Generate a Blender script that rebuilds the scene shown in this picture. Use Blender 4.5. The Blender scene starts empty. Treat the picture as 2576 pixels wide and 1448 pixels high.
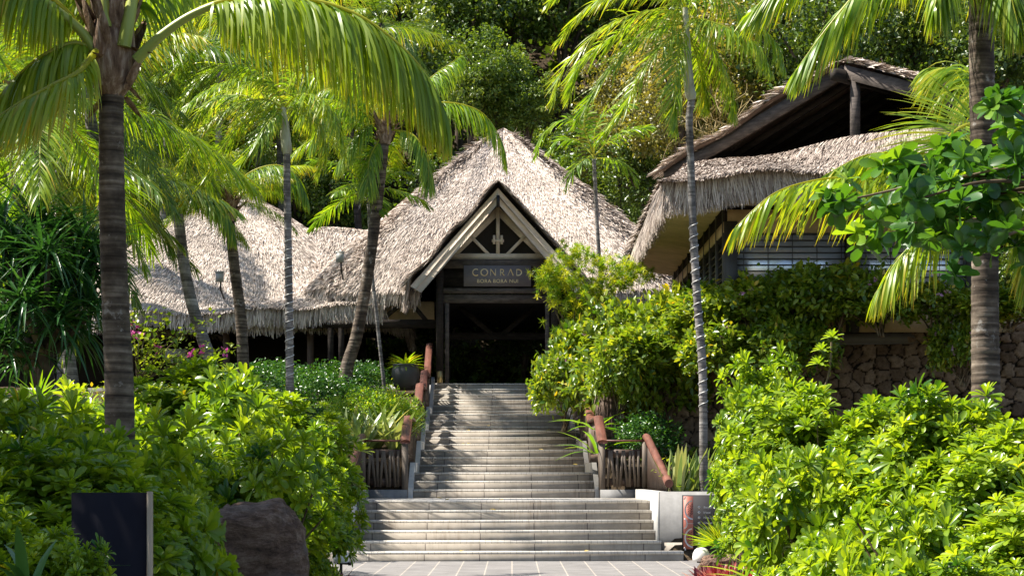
import bpy, math, random
import numpy as np
from mathutils import Vector

R = math.radians
rng = np.random.default_rng(7)
random.seed(7)
scene = bpy.context.scene
COL = scene.collection

# ------------------------------------------------------------------ camera
EYE = 1.46
cd = bpy.data.cameras.new('camera')
cam = bpy.data.objects.new('camera', cd)
COL.objects.link(cam)
cam.location = (0, 0, EYE)
cam.rotation_euler = (R(90), 0, 0)
cd.sensor_width = 36.0
cd.lens = 36.0 * 4591.0 / 2576.0
cd.shift_y = (1190.5 - 724.0) / 2576.0
cd.clip_start = 0.1
cd.clip_end = 600
scene.camera = cam

# ------------------------------------------------------------------ light
SUN_DIR = Vector((-0.54, 0.07, 0.83)).normalized()      # towards the sun
world = bpy.data.worlds.new('World')
scene.world = world
world.use_nodes = True
wn = world.node_tree
wn.nodes.clear()
wo = wn.nodes.new('ShaderNodeOutputWorld')
wb = wn.nodes.new('ShaderNodeBackground')
sk = wn.nodes.new('ShaderNodeTexSky')
sk.sky_type = 'NISHITA'
sk.sun_disc = False
sk.sun_elevation = math.asin(SUN_DIR.z)
sk.sun_rotation = math.atan2(SUN_DIR.x, SUN_DIR.y)
sk.air_density = 1.0
sk.dust_density = 1.0
wb.inputs['Strength'].default_value = 0.085
wn.links.new(sk.outputs[0], wb.inputs['Color'])
wn.links.new(wb.outputs[0], wo.inputs['Surface'])
sd = bpy.data.lights.new('sun', 'SUN')
sd.energy = 5.0
sd.angle = R(0.5)
sd.color = (1.0, 0.94, 0.84)
sun = bpy.data.objects.new('sun', sd)
COL.objects.link(sun)
sun.location = (-20, 0, 40)
sun.rotation_euler = SUN_DIR.to_track_quat('Z', 'Y').to_euler()
scene.view_settings.view_transform = 'Standard'
scene.view_settings.look = 'None'
scene.view_settings.exposure = 1.3
scene.view_settings.gamma = 1.0
scene.render.engine = 'CYCLES'
scene.cycles.max_bounces = 6
scene.cycles.diffuse_bounces = 3
scene.cycles.glossy_bounces = 2
scene.cycles.transmission_bounces = 4
scene.cycles.caustics_reflective = False
scene.cycles.caustics_refractive = False

# ------------------------------------------------------------------ helpers
F = 4591.0
def W(x, y, d):
    """a point seen at (x, y) of the 2576 px wide photograph, d metres ahead"""
    return np.array([(x - 1288.0) * d / F, d, EYE + (1190.5 - y) * d / F])
def U(u, d, z):
    """site frame: u metres right of the stair axis, d along it"""
    return np.array([-0.08 - 0.0153 * (d - 30.4) + u, d + 0.0153 * u, z])

class MB:
    """collects verts / quads / per-vertex value, links them as ONE mesh"""
    def __init__(s):
        s.v = []; s.f4 = []; s.f3 = []; s.a = []; s.n = 0
    def add(s, v, f4=None, f3=None, var=0.5):
        v = np.asarray(v, dtype=np.float32).reshape(-1, 3)
        if f4 is not None and len(f4): s.f4.append(np.asarray(f4, dtype=np.int64).reshape(-1, 4) + s.n)
        if f3 is not None and len(f3): s.f3.append(np.asarray(f3, dtype=np.int64).reshape(-1, 3) + s.n)
        a = np.asarray(var, dtype=np.float32)
        s.a.append(np.full(len(v), float(a), np.float32) if a.ndim == 0 else a.reshape(-1))
        s.v.append(v); s.n += len(v)
        return s
    def build(s, name, mat, parent=None, smooth=False, world=True):
        v = np.concatenate(s.v)
        if parent is not None and world:
            v = v - np.array(parent_world(parent), dtype=np.float32)
        q = np.concatenate(s.f4) if s.f4 else np.zeros((0, 4), np.int64)
        t = np.concatenate(s.f3) if s.f3 else np.zeros((0, 3), np.int64)
        me = bpy.data.meshes.new(name)
        me.vertices.add(len(v))
        me.vertices.foreach_set('co', v.astype(np.float32).ravel())
        me.loops.add(q.size + t.size)
        me.loops.foreach_set('vertex_index', np.concatenate([q.ravel(), t.ravel()]).astype(np.int32))
        me.polygons.add(len(q) + len(t))
        me.polygons.foreach_set('loop_start', np.concatenate([np.arange(len(q)) * 4, q.size + np.arange(len(t)) * 3]).astype(np.int32))
        at = me.attributes.new('var', 'FLOAT', 'POINT')
        at.data.foreach_set('value', np.concatenate(s.a))
        me.update(calc_edges=True)
        if smooth:
            me.polygons.foreach_set('use_smooth', np.ones(len(me.polygons), bool))
        me.materials.append(mat)
        o = bpy.data.objects.new(name, me)
        COL.objects.link(o)
        if parent is not None: o.parent = parent
        return o

def parent_world(o):
    p = np.zeros(3)
    while o is not None:
        p += np.array(o.location); o = o.parent
    return p

def tag(o, label=None, cat=None, group=None, kind=None):
    if label: o['label'] = label
    if cat: o['category'] = cat
    if group: o['group'] = group
    if kind: o['kind'] = kind
    return o
def thing(name, label, cat, loc, group=None, rz=0):
    o = bpy.data.objects.new(name, None)
    COL.objects.link(o)
    o.location = tuple(float(c) for c in loc); o.rotation_euler = (0, 0, rz)
    o.empty_display_size = 0.2
    return tag(o, label, cat, group)
def copy_tree(o, loc=None, rz=0, sc=None, label=None, group=None, parent=None):
    c = o.copy(); COL.objects.link(c)
    if parent is not None: c.parent = parent
    if loc is not None:
        c.location = tuple(float(k) for k in loc)
        c.rotation_euler = (0, 0, rz)
    if sc is not None: c.scale = (sc, sc, sc) if not hasattr(sc, '__len__') else sc
    if label: c['label'] = label
    if group: c['group'] = group
    for ch in list(o.children):
        copy_tree(ch, parent=c)
    return c

BOXF = [[0,1,3,2],[4,6,7,5],[0,4,5,1],[2,3,7,6],[0,2,6,4],[1,5,7,3]]
def box(mb, lo, hi, fn=None, var=0.5):
    """axis box, corners passed through fn (e.g. U)"""
    c = [(lo[0] if i & 4 == 0 else hi[0], lo[1] if i & 2 == 0 else hi[1], lo[2] if i & 1 == 0 else hi[2]) for i in range(8)]
    if fn is not None: c = [fn(*p) for p in c]
    return mb.add(c, BOXF, var=var)
def beam(mb, p, q, w, h, up=(0, 0, 1), var=0.5, taper=1.0):
    p = np.asarray(p, float); q = np.asarray(q, float)
    t = q - p; t /= np.linalg.norm(t)
    s = np.cross(t, up); s /= (np.linalg.norm(s) + 1e-9)
    n = np.cross(s, t)
    c = []
    for e, k in ((p, 1.0), (q, taper)):
        for a in (-1, 1):
            for b in (-1, 1):
                c.append(e + s * a * w / 2 * k + n * b * h / 2 * k)
    return mb.add(c, [[0,1,3,2],[4,6,7,5],[0,4,5,1],[2,3,7,6],[0,2,6,4],[1,5,7,3]], var=var)
def smooth_path(P, n):
    P = np.asarray(P, float)
    if len(P) == 2:
        t = np.linspace(0, 1, n)[:, None]; return P[0] * (1 - t) + P[1] * t
    Q = np.vstack([2 * P[0] - P[1], P, 2 * P[-1] - P[-2]])
    k = len(P) - 1
    out = []
    for x in np.linspace(0, k - 1e-6, n):
        i = int(x); t = x - i
        a, b, c, d = Q[i], Q[i + 1], Q[i + 2], Q[i + 3]
        out.append(0.5 * ((2 * b) + (-a + c) * t + (2 * a - 5 * b + 4 * c - d) * t * t + (-a + 3 * b - 3 * c + d) * t ** 3))
    return np.array(out)
def tube(mb, path, rad, sides=8, var=0.5, cap=True):
    path = np.asarray(path, float); n = len(path)
    rad = np.broadcast_to(np.asarray(rad, float), (n,))
    T = np.gradient(path, axis=0); T /= (np.linalg.norm(T, axis=1)[:, None] + 1e-9)
    ref = np.array([0.31, 0.95, 0.05]) if abs(T[0][1]) < 0.8 else np.array([1.0, 0, 0])
    S = np.cross(T, ref); S /= (np.linalg.norm(S, axis=1)[:, None] + 1e-9)
    N = np.cross(S, T)
    a = np.arange(sides) / sides * 2 * math.pi
    V = path[:, None, :] + rad[:, None, None] * (np.cos(a)[None, :, None] * S[:, None, :] + np.sin(a)[None, :, None] * N[:, None, :])
    i = np.arange(n - 1)[:, None] * sides; j = np.arange(sides)[None, :]; j2 = (j + 1) % sides
    f = np.stack([i + j, i + j2, i + j2 + sides, i + j + sides], -1).reshape(-1, 4)
    va = var if np.ndim(var) == 0 else np.repeat(np.asarray(var), sides)
    mb.add(V.reshape(-1, 3), f, var=va)
    if cap:
        for k, e in ((0, 0), (n - 1, 1)):
            c = path[k]; ring = V[k]
            vv = np.vstack([ring, c[None]])
            ff = [[q, (q + 1) % sides, sides] for q in range(sides)]
            mb.add(vv, f3=ff, var=(var if np.ndim(var) == 0 else float(np.asarray(var)[k])))
    return mb
def lathe(mb, c, prof, sides=20, var=0.5):
    c = np.asarray(c, float)
    a = np.arange(sides) / sides * 2 * math.pi
    V = [[(c[0] + r * math.cos(t), c[1] + r * math.sin(t), c[2] + z) for t in a] for r, z in prof]
    n = len(prof)
    i = np.arange(n - 1)[:, None] * sides; j = np.arange(sides)[None, :]; j2 = (j + 1) % sides
    f = np.stack([i + j, i + j2, i + j2 + sides, i + j + sides], -1).reshape(-1, 4)
    return mb.add(np.array(V).reshape(-1, 3), f, var=var)

def frames(d, up=None, roll=None):
    """(N,3) directions -> (N,3,3) whose columns are side, dir, normal"""
    d = d / (np.linalg.norm(d, axis=1)[:, None] + 1e-9)
    if up is None: up = np.tile([0.0, 0, 1], (len(d), 1)) + rng.normal(0, .05, (len(d), 3))
    s = np.cross(d, up); s /= (np.linalg.norm(s, axis=1)[:, None] + 1e-9)
    n = np.cross(s, d)
    if roll is not None:
        c, k = np.cos(roll)[:, None], np.sin(roll)[:, None]
        s, n = s * c + n * k, n * c - s * k
    return np.stack([s, d, n], 2)
def scatter(mb, tv, tf, M, pos, sc, var, tvar=None, leafn=0, odd=.012):
    """template verts/faces placed N times"""
    N = len(pos); k = len(tv)
    sc = np.broadcast_to(np.asarray(sc, float), (N,))
    V = np.einsum('nij,kj->nki', M, tv) * sc[:, None, None] + pos[:, None, :]
    Fq = (np.asarray(tf)[None] + (np.arange(N) * k)[:, None, None]).reshape(-1, 4)
    a = np.repeat(np.broadcast_to(np.asarray(var, float), (N,)), k)
    if tvar is not None: a = a + np.tile(tvar, N)
    if leafn:
        q = len(a) // leafn; a = np.minimum(a + np.repeat(rng.normal(0, .08, q), leafn), .84) + np.repeat((rng.uniform(0, 1, q) < odd * .5) * rng.uniform(.1, .4, q), leafn)
        a = np.clip(a, 0, 1)
    mb.add(V.reshape(-1, 3), Fq, var=a)
    return mb
def leaf_template(ts, ws, cup=0.3, bend=0.15):
    v = []
    for t, w in zip(ts, ws):
        z = -bend * t * t
        v += [(-w, t, z + cup * w), (0, t, z), (w, t, z + cup * w)]
    f = []
    for i in range(len(ts) - 1):
        a = i * 3
        f += [[a, a + 1, a + 4, a + 3], [a + 1, a + 2, a + 5, a + 4]]
    return np.array(v, float), np.array(f)
SPAT = leaf_template([0, .35, .75, .95, 1.02], [.03, .085, .165, .13, .035], .4, .22)
OVATE = leaf_template([0, .3, .65, 1], [.04, .24, .22, .02], .3, .2)
OVATE_S = leaf_template([0, .45, 1], [.05, .28, .03], .3, .2)
STRAP = leaf_template([0, .3, .6, .85, 1], [.035, .04, .034, .02, .003], .5, .55)
BLADE = leaf_template([0, .4, .8, 1], [.05, .055, .035, .004], .4, .12)
ROUND = leaf_template([0, .15, .4, .7, .92, 1], [.03, .09, .20, .27, .18, .04], .25, .15)

def rosette(leaf, n=14, emin=5, emax=78, jit=8, seed=1, size=(0.65, 1.0)):
    r = np.random.default_rng(seed)
    V, Fc, A = [], [], []; k = 0
    tv, tf = leaf
    for i in range(n):
        f = i / (n - 1)
        el = R(emin + (emax - emin) * f + r.normal(0, jit)); az = i * 2.39996 + r.normal(0, .2)
        d = np.array([[math.cos(az) * math.cos(el), math.sin(az) * math.cos(el), math.sin(el)]])
        M = frames(d, np.array([[0, 0, 1.0]]), np.array([r.normal(0, .35)]))[0]
        s = size[1] + (size[0] - size[1]) * f
        v = (tv @ M.T) * s * r.uniform(.8, 1.1)
        V.append(v); Fc.append(tf + k); k += len(v)
        A.append(np.full(len(v), r.uniform(-.18, .18) + (.12 * f)))
    return np.vstack(V), np.vstack(Fc), np.concatenate(A)

# ------------------------------------------------------------------ materials
def newmat(name):
    m = bpy.data.materials.new(name); m.use_nodes = True
    nt = m.node_tree; nt.nodes.clear()
    out = nt.nodes.new('ShaderNodeOutputMaterial')
    return m, nt, out
def ramp(nt, fac, stops):
    r = nt.nodes.new('ShaderNodeValToRGB')
    el = r.color_ramp.elements
    while len(el) > len(stops): el.remove(el[-1])
    while len(el) < len(stops): el.new(0.5)
    for e, (p, c) in zip(el, stops):
        e.position = p; e.color = (*c, 1)
    nt.links.new(fac, r.inputs[0])
    return r.outputs[0]
def coords(nt, kind='Object', scale=(1, 1, 1)):
    tc = nt.nodes.new('ShaderNodeTexCoord'); mp = nt.nodes.new('ShaderNodeMapping')
    mp.inputs['Scale'].default_value = scale
    nt.links.new(tc.outputs[kind], mp.inputs[0])
    return mp.outputs[0]
def noise(nt, vec, scale, detail=4, rough=0.55):
    n = nt.nodes.new('ShaderNodeTexNoise')
    n.inputs['Scale'].default_value = scale; n.inputs['Detail'].default_value = detail
    n.inputs['Roughness'].default_value = rough
    if vec is not None: nt.links.new(vec, n.inputs['Vector'])
    return n.outputs['Fac']
def mixc(nt, a, b, fac, mode='MIX'):
    m = nt.nodes.new('ShaderNodeMix'); m.data_type = 'RGBA'; m.blend_type = mode
    for v, i in ((fac, 0), (a, 6), (b, 7)):
        if hasattr(v, 'is_output'): nt.links.new(v, m.inputs[i])
        elif i == 0: m.inputs[0].default_value = v
        else: m.inputs[i].default_value = (*v, 1)
    return m.outputs[2]
def bump(nt, h, strength=0.5, dist=0.02):
    b = nt.nodes.new('ShaderNodeBump')
    b.inputs['Strength'].default_value = strength; b.inputs['Distance'].default_value = dist
    nt.links.new(h, b.inputs['Height'])
    return b.outputs[0]
def principled(nt, out, col, rough=0.7, nrm=None, metal=0, spec=0.4):
    p = nt.nodes.new('ShaderNodeBsdfPrincipled')
    if hasattr(col, 'is_output'): nt.links.new(col, p.inputs['Base Color'])
    else: p.inputs['Base Color'].default_value = (*col, 1)
    p.inputs['Roughness'].default_value = rough; p.inputs['Metallic'].default_value = metal
    p.inputs['Specular IOR Level'].default_value = spec
    if nrm is not None: nt.links.new(nrm, p.inputs['Normal'])
    nt.links.new(p.outputs[0], out.inputs[0])
    return p
def leafmat(name, stops, trans=0.4, rough=0.38, tint=(1.0, 1.15, 0.45), spec=0.5):
    """thin leaf: glossy-diffuse face, light shining through; colour follows each leaf's own value"""
    m, nt, out = newmat(name)
    at = nt.nodes.new('ShaderNodeAttribute'); at.attribute_name = 'var'
    c = ramp(nt, at.outputs['Fac'], stops)
    p = principled(nt, out, c, rough, spec=spec)
    tr = nt.nodes.new('ShaderNodeBsdfTranslucent')
    nt.links.new(mixc(nt, c, tint, 1.0, 'MULTIPLY'), tr.inputs[0])
    ml = nt.nodes.new('ShaderNodeMixShader'); ml.inputs[0].default_value = trans
    nt.links.new(p.outputs[0], ml.inputs[1]); nt.links.new(tr.outputs[0], ml.inputs[2])
    nt.links.new(ml.outputs[0], out.inputs[0])
    return m
T2 = (1.9, 1.75, 0.5)
M = {}
M['naupaka'] = leafmat('fleshy_leaf', [(0, (.03, .10, .012)), (.45, (.16, .265, .016)), (.85, (.34, .43, .03)), (.97, (.55, .42, .03))], .42, .30, T2)
M['coco'] = leafmat('palm_leaflet', [(0, (.04, .10, .012)), (.4, (.14, .26, .016)), (.7, (.32, .40, .025)), (1, (.55, .36, .04))], .45, .36, T2)
M['coco_far'] = leafmat('far_palm_leaflet', [(0, (.03, .08, .014)), (.45, (.085, .17, .022)), (.8, (.22, .28, .035)), (1, (.40, .28, .08))], .4, .34, T2)
M['wind_palm'] = leafmat('windy_palm_leaflet', [(0, (.05, .13, .015)), (.4, (.15, .27, .02)), (.75, (.32, .39, .03)), (1, (.56, .38, .07))], .45, .36, T2)
M['forest1'] = leafmat('forest_leaf_dark', [(0, (.024, .055, .011)), (.5, (.075, .13, .02)), (1, (.21, .26, .045))], .3, .34, T2)
M['forest2'] = leafmat('forest_leaf_green', [(0, (.035, .075, .012)), (.5, (.105, .175, .025)), (1, (.27, .32, .055))], .35, .36, T2)
M['forest3'] = leafmat('forest_leaf_olive', [(0, (.08, .09, .02)), (.5, (.20, .19, .05)), (1, (.40, .33, .12))], .35, .4, T2)
M['shrub'] = leafmat('shrub_leaf', [(0, (.03, .09, .01)), (.5, (.14, .22, .02)), (.9, (.34, .38, .04)), (1, (.5, .36, .03))], .4, .3, T2)
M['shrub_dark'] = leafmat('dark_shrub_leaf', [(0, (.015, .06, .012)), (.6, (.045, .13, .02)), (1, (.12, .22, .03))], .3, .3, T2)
M['yellow'] = leafmat('yellow_green_leaf', [(0, (.05, .16, .012)), (.5, (.17, .31, .018)), (1, (.50, .50, .03))], .42, .35, T2)
M['pandan'] = leafmat('pandanus_leaf', [(0, (.018, .06, .02)), (.6, (.04, .12, .03)), (1, (.10, .20, .05))], .25, .3, (1.5, 1.6, .6))
M['flax'] = leafmat('striped_strap_leaf', [(0, (.07, .14, .04)), (.5, (.20, .28, .09)), (1, (.55, .50, .22))], .3, .35, (1.3, 1.3, .6))
M['round'] = leafmat('broad_round_leaf', [(0, (.025, .085, .015)), (.6, (.075, .18, .02)), (1, (.28, .40, .03))], .35, .28, (1.8, 1.8, .5))
M['red'] = leafmat('red_leaf', [(0, (.10, .015, .03)), (.5, (.38, .05, .06)), (1, (.62, .38, .28))], .3, .35, (1.2, .7, .6))
M['pink'] = leafmat('pink_petal', [(0, (.6, .22, .55)), (1, (.85, .6, .75))], .4, .6, (1, 1, 1))
M['magenta'] = leafmat('magenta_petal', [(0, (.65, .05, .35)), (1, (.75, .12, .45))], .4, .6, (1, 1, 1))
M['bronze_twig'] = leafmat('golden_twig', [(0, (.22, .15, .05)), (1, (.5, .38, .13))], .3, .6, (1, 1, .7))

def barkmat(name, c0, c1, c2, ring=9.0, patch=None):
    m, nt, out = newmat(name)
    v = coords(nt, 'Object', (1, 1, 1))
    vr = coords(nt, 'Object', (.6, .6, ring))
    n1 = noise(nt, vr, 1.6, 5, .6); n2 = noise(nt, v, 9, 4, .6); n3 = noise(nt, v, 2.0, 5, .65)
    c = ramp(nt, n1, [(.32, c0), (.5, c1), (.68, c2)])
    c = mixc(nt, c, ramp(nt, n3, [(.42, (.25, .22, .2)), (.6, (1, 1, 1))]), .75, 'MULTIPLY')
    c = mixc(nt, c, ramp(nt, n2, [(.4, (.6, .6, .6)), (.6, (1.1, 1.1, 1.1))]), .6, 'MULTIPLY')
    if patch:
        n4 = noise(nt, v, 5.5, 6, .7)
        c = mixc(nt, c, patch, ramp(nt, n4, [(.60, (0, 0, 0)), (.66, (1, 1, 1))]))
    principled(nt, out, c, .85, bump(nt, n1, .6, .02), spec=.2)
    return m
M['trunk'] = barkmat('palm_bark', (.035, .026, .02), (.15, .115, .085), (.33, .27, .21), 9, (.30, .27, .24))
M['trunk_grey'] = barkmat('grey_palm_bark', (.10, .09, .085), (.26, .24, .225), (.46, .43, .40), 14)
M['trunk_dark'] = barkmat('dark_palm_bark', (.02, .018, .016), (.06, .05, .045), (.13, .11, .10), 8, (.42, .40, .38))
M['bark'] = barkmat('tree_bark', (.06, .045, .035), (.14, .105, .08), (.24, .19, .15), 1.5)
M['rough_bark'] = barkmat('shaggy_bark', (.12, .08, .06), (.36, .27, .22), (.58, .47, .41), .8)
M['stem'] = barkmat('stem_bark', (.10, .07, .04), (.20, .15, .09), (.30, .24, .15), 3)
m, nt, out = newmat('crownshaft'); v = coords(nt, 'Object', (8, 8, 1.5)); n = noise(nt, v, 1.5, 4)
principled(nt, out, ramp(nt, n, [(.35, (.28, .25, .17)), (.6, (.46, .46, .34))]), .5); M['shaft'] = m
m, nt, out = newmat('fibre_sheath'); v = coords(nt, 'Object', (9, 9, 2)); n = noise(nt, v, 2, 5, .65)
principled(nt, out, ramp(nt, n, [(.3, (.07, .04, .025)), (.5, (.22, .14, .09)), (.7, (.46, .36, .27))]), .85, bump(nt, n, .8, .03), spec=.15); M['sheath'] = m
m, nt, out = newmat('petiole'); at = nt.nodes.new('ShaderNodeAttribute'); at.attribute_name = 'var'
principled(nt, out, ramp(nt, at.outputs['Fac'], [(0, (.24, .17, .08)), (.3, (.28, .34, .06)), (1, (.36, .40, .08))]), .4); M['petiole'] = m

# thatch: every strand has its own value
m, nt, out = newmat('thatch'); at = nt.nodes.new('ShaderNodeAttribute'); at.attribute_name = 'var'
v = coords(nt, 'Object', (1, 1, 1)); n = noise(nt, v, 1.1, 4, .6)
c = ramp(nt, at.outputs['Fac'], [(0, (.07, .05, .04)), (.25, (.24, .185, .155)), (.55, (.48, .405, .345)), (1, (.76, .67, .595))])
c = mixc(nt, c, ramp(nt, n, [(.35, (.72, .70, .68)), (.65, (1.08, 1.06, 1.04))]), .8, 'MULTIPLY')
principled(nt, out, c, .8, spec=.2); M['thatch'] = m

def woodmat(name, c0, c1, rough=.6, sc=(3, 3, 14)):
    m, nt, out = newmat(name)
    v = coords(nt, 'Object', sc); n = noise(nt, v, 1.5, 5, .6)
    v2 = coords(nt, 'Object', (1, 1, 1)); n2 = noise(nt, v2, 2.5, 4, .6)
    c = mixc(nt, ramp(nt, n, [(.3, c0), (.7, c1)]), ramp(nt, n2, [(.35, (.7, .7, .7)), (.65, (1.1, 1.1, 1.1))]), .7, 'MULTIPLY')
    principled(nt, out, c, rough, bump(nt, n, .25, .01), spec=.15 if rough > .7 else .35); return m
M['wood_dark'] = woodmat('dark_timber', (.018, .014, .012), (.045, .036, .03), .85)
M['wood_grey'] = woodmat('weathered_timber', (.05, .042, .038), (.15, .125, .11), .85)
M['wood_cream'] = woodmat('cream_timber', (.60, .50, .39), (.72, .62, .50), .6, (2, 2, 2))
M['wood_tan'] = woodmat('tan_board', (.46, .34, .18), (.60, .45, .26), .6, (1.5, 6, 1.5))
M['rail_red'] = woodmat('reddish_rail', (.10, .036, .024), (.20, .078, .054), .5, (12, 2, 2))
M['rail_brown'] = woodmat('brown_slat', (.055, .032, .022), (.12, .075, .05), .6, (14, 14, 1.5))
M['rail_post'] = woodmat('post_timber', (.09, .065, .045), (.17, .13, .095), .65, (14, 14, 1.5))

# stair stone: grouted slabs, water streaks
def stonemat(name, base0, base1, bw, bh, streak=True, off=0.5):
    m, nt, out = newmat(name)
    tc = nt.nodes.new('ShaderNodeTexCoord'); sx = nt.nodes.new('ShaderNodeSeparateXYZ'); nt.links.new(tc.outputs['Object'], sx.inputs[0])
    cb = nt.nodes.new('ShaderNodeCombineXYZ'); nt.links.new(sx.outputs[0], cb.inputs[0]); nt.links.new(sx.outputs[2], cb.inputs[1])
    br = nt.nodes.new('ShaderNodeTexBrick'); nt.links.new(cb.outputs[0], br.inputs[0])
    br.inputs['Scale'].default_value = 1; br.inputs['Brick Width'].default_value = bw; br.inputs['Row Height'].default_value = bh
    br.inputs['Mortar Size'].default_value = .009 if bw > .5 else .003; br.inputs['Mortar Smooth'].default_value = .1
    br.offset = off
    br.inputs['Color1'].default_value = (*base0, 1); br.inputs['Color2'].default_value = (*base1, 1)
    br.inputs['Mortar'].default_value = (.12, .10, .09, 1) if bw > .5 else (.24, .21, .18, 1)
    v = coords(nt, 'Object', (1, 1, 1)); n = noise(nt, v, 4, 6, .65)
    c = mixc(nt, br.outputs[0], ramp(nt, n, [(.35, (.72, .70, .68)), (.65, (1.08, 1.06, 1.04))]), .8, 'MULTIPLY')
    if streak:
        vs = coords(nt, 'Object', (11, 1.3, .7)); ns = noise(nt, vs, 1.6, 5, .7)
        vb = coords(nt, 'Object', (.8, .6, .3)); nb = noise(nt, vb, 1.0, 3, .6)
        a = nt.nodes.new('ShaderNodeMath'); a.operation = 'MULTIPLY'; nt.links.new(ns, a.inputs[0]); nt.links.new(nb, a.inputs[1])
        c = mixc(nt, c, ramp(nt, a.outputs[0], [(.30, (1, 1, 1)), (.42, (.55, .49, .45))]), .7, 'MULTIPLY')
    principled(nt, out, c, .7, bump(nt, n, .25, .01), spec=.3)
    return m
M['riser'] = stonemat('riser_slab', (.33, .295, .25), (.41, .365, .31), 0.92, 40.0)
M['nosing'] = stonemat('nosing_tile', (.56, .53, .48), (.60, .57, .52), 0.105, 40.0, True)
# paving
m, nt, out = newmat('paving'); v = coords(nt, 'Object', (1, 1, 1))
br = nt.nodes.new('ShaderNodeTexBrick'); nt.links.new(v, br.inputs[0])
br.inputs['Scale'].default_value = 1; br.inputs['Brick Width'].default_value = .40; br.inputs['Row Height'].default_value = .2
br.offset = 0.0
br.inputs['Mortar Size'].default_value = .010
br.inputs['Color1'].default_value = (.15, .143, .14, 1); br.inputs['Color2'].default_value = (.19, .18, .175, 1); br.inputs['Mortar'].default_value = (.34, .30, .255, 1)
n = noise(nt, v, 3, 5, .6)
principled(nt, out, mixc(nt, br.outputs[0], ramp(nt, n, [(.35, (.75, .74, .74)), (.65, (1.1, 1.1, 1.1))]), .8, 'MULTIPLY'), .75, bump(nt, br.outputs[1], -.4, .01)); M['paving'] = m
def plaster(name, c0, c1):
    m, nt, out = newmat(name); v = coords(nt, 'Object', (1, 1, 1)); n = noise(nt, v, 2.2, 7, .7)
    v2 = coords(nt, 'Object', (5, 5, .8)); n2 = noise(nt, v2, 1.5, 4, .6)
    c = mixc(nt, ramp(nt, n, [(.3, c0), (.65, c1)]), ramp(nt, n2, [(.3, (.8, .79, .77)), (.6, (1.03, 1.03, 1.03))]), .6, 'MULTIPLY')
    principled(nt, out, c, .75, bump(nt, n, .2, .01)); return m
M['plaster'] = plaster('shaded_plaster', (.15, .147, .145), (.26, .253, .245))  # same plaster as the white; the front faces' shade is put into this colour
M['plaster_white'] = plaster('white_plaster', (.42, .405, .375), (.56, .54, .505))
# soil
m, nt, out = newmat('soil'); v = coords(nt, 'Object', (1, 1, 1)); n = noise(nt, v, 5, 8, .75)
principled(nt, out, ramp(nt, n, [(.35, (.025, .018, .012)), (.55, (.07, .05, .03)), (.7, (.16, .115, .07))]), .95, bump(nt, n, 1, .05), spec=.1); M['soil'] = m
# stone wall: each stone's own value, dark joints at value 0
m, nt, out = newmat('rubble_stone'); v = coords(nt, 'Object', (1, 1, 1))
at = nt.nodes.new('ShaderNodeAttribute'); at.attribute_name = 'var'
cc = ramp(nt, at.outputs['Fac'], [(0, (.018, .015, .012)), (.12, (.04, .03, .024)), (.2, (.10, .07, .05)), (.6, (.21, .15, .105)), (1, (.33, .25, .18))])
n = noise(nt, v, 9, 7, .7)
cc = mixc(nt, cc, ramp(nt, n, [(.35, (.5, .47, .45)), (.65, (1.25, 1.22, 1.2))]), .85, 'MULTIPLY')
principled(nt, out, cc, .9, bump(nt, n, .8, .03), spec=.15); M['stonewall'] = m
# boulder
m, nt, out = newmat('boulder_stone'); v = coords(nt, 'Object', (1, 1.4, 2.2)); n = noise(nt, v, 5.5, 12, .8); n2 = noise(nt, v, 1.2, 3, .5)
cc = mixc(nt, ramp(nt, n, [(.32, (.03, .022, .018)), (.5, (.24, .145, .10)), (.68, (.50, .36, .27))]), (.24, .21, .2), ramp(nt, n2, [(.5, (0, 0, 0)), (.62, (.8, .8, .8))]))
principled(nt, out, cc, .85, bump(nt, n, 1, .08), spec=.25); M['boulder'] = m
def flat(name, c, rough=.5, metal=0, spec=.5):
    m, nt, out = newmat(name); v = coords(nt, 'Object', (1, 1, 1)); n = noise(nt, v, 6, 5, .6)
    principled(nt, out, mixc(nt, c, ramp(nt, n, [(.35, (.85, .85, .85)), (.65, (1.05, 1.05, 1.05))]), .7, 'MULTIPLY'), rough, metal=metal, spec=spec); M[name] = m
flat('slate', (.15, .138, .15), .6); flat('slate_mid', (.024, .022, .025), .7, 0, .2); flat('slate_dark', (.016, .015, .021), .85, 0, .1); flat('gold', (.80, .64, .38), .5, 0); flat('grey_plastic', (.32, .32, .30), .5)
flat('white_lamp', (.82, .80, .76), .35); flat('black_metal', (.02, .02, .02), .4, .5); flat('pot', (.075, .072, .068), .5)
flat('brass', (.40, .30, .13), .35, .8); flat('panel_edge', (.40, .30, .20), .6); flat('terracotta', (.42, .14, .10), .6)
flat('sign_white', (.62, .60, .58), .6); flat('brown_dark', (.08, .02, .015), .6); flat('white_cord', (.7, .69, .66), .5)
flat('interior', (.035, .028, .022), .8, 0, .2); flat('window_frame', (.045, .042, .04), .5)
flat('floor_tile', (.16, .15, .14), .5); flat('pink_board', (.62, .36, .30), .7); flat('white_cloth', (.7, .72, .75), .8)
# window blind glass: slats with sky on glass
m, nt, out = newmat('glass_blind'); v = coords(nt, 'Object', (1, 1, 1)); n = noise(nt, v, 1.3, 4, .6)
p = principled(nt, out, ramp(nt, n, [(.35, (.55, .60, .68)), (.65, (.78, .78, .78))]), .25, metal=.6, spec=.8); M['blind'] = m
m, nt, out = newmat('dark_glass'); p = principled(nt, out, (.03, .035, .035), .06, spec=.8); M['glass'] = m
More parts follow.
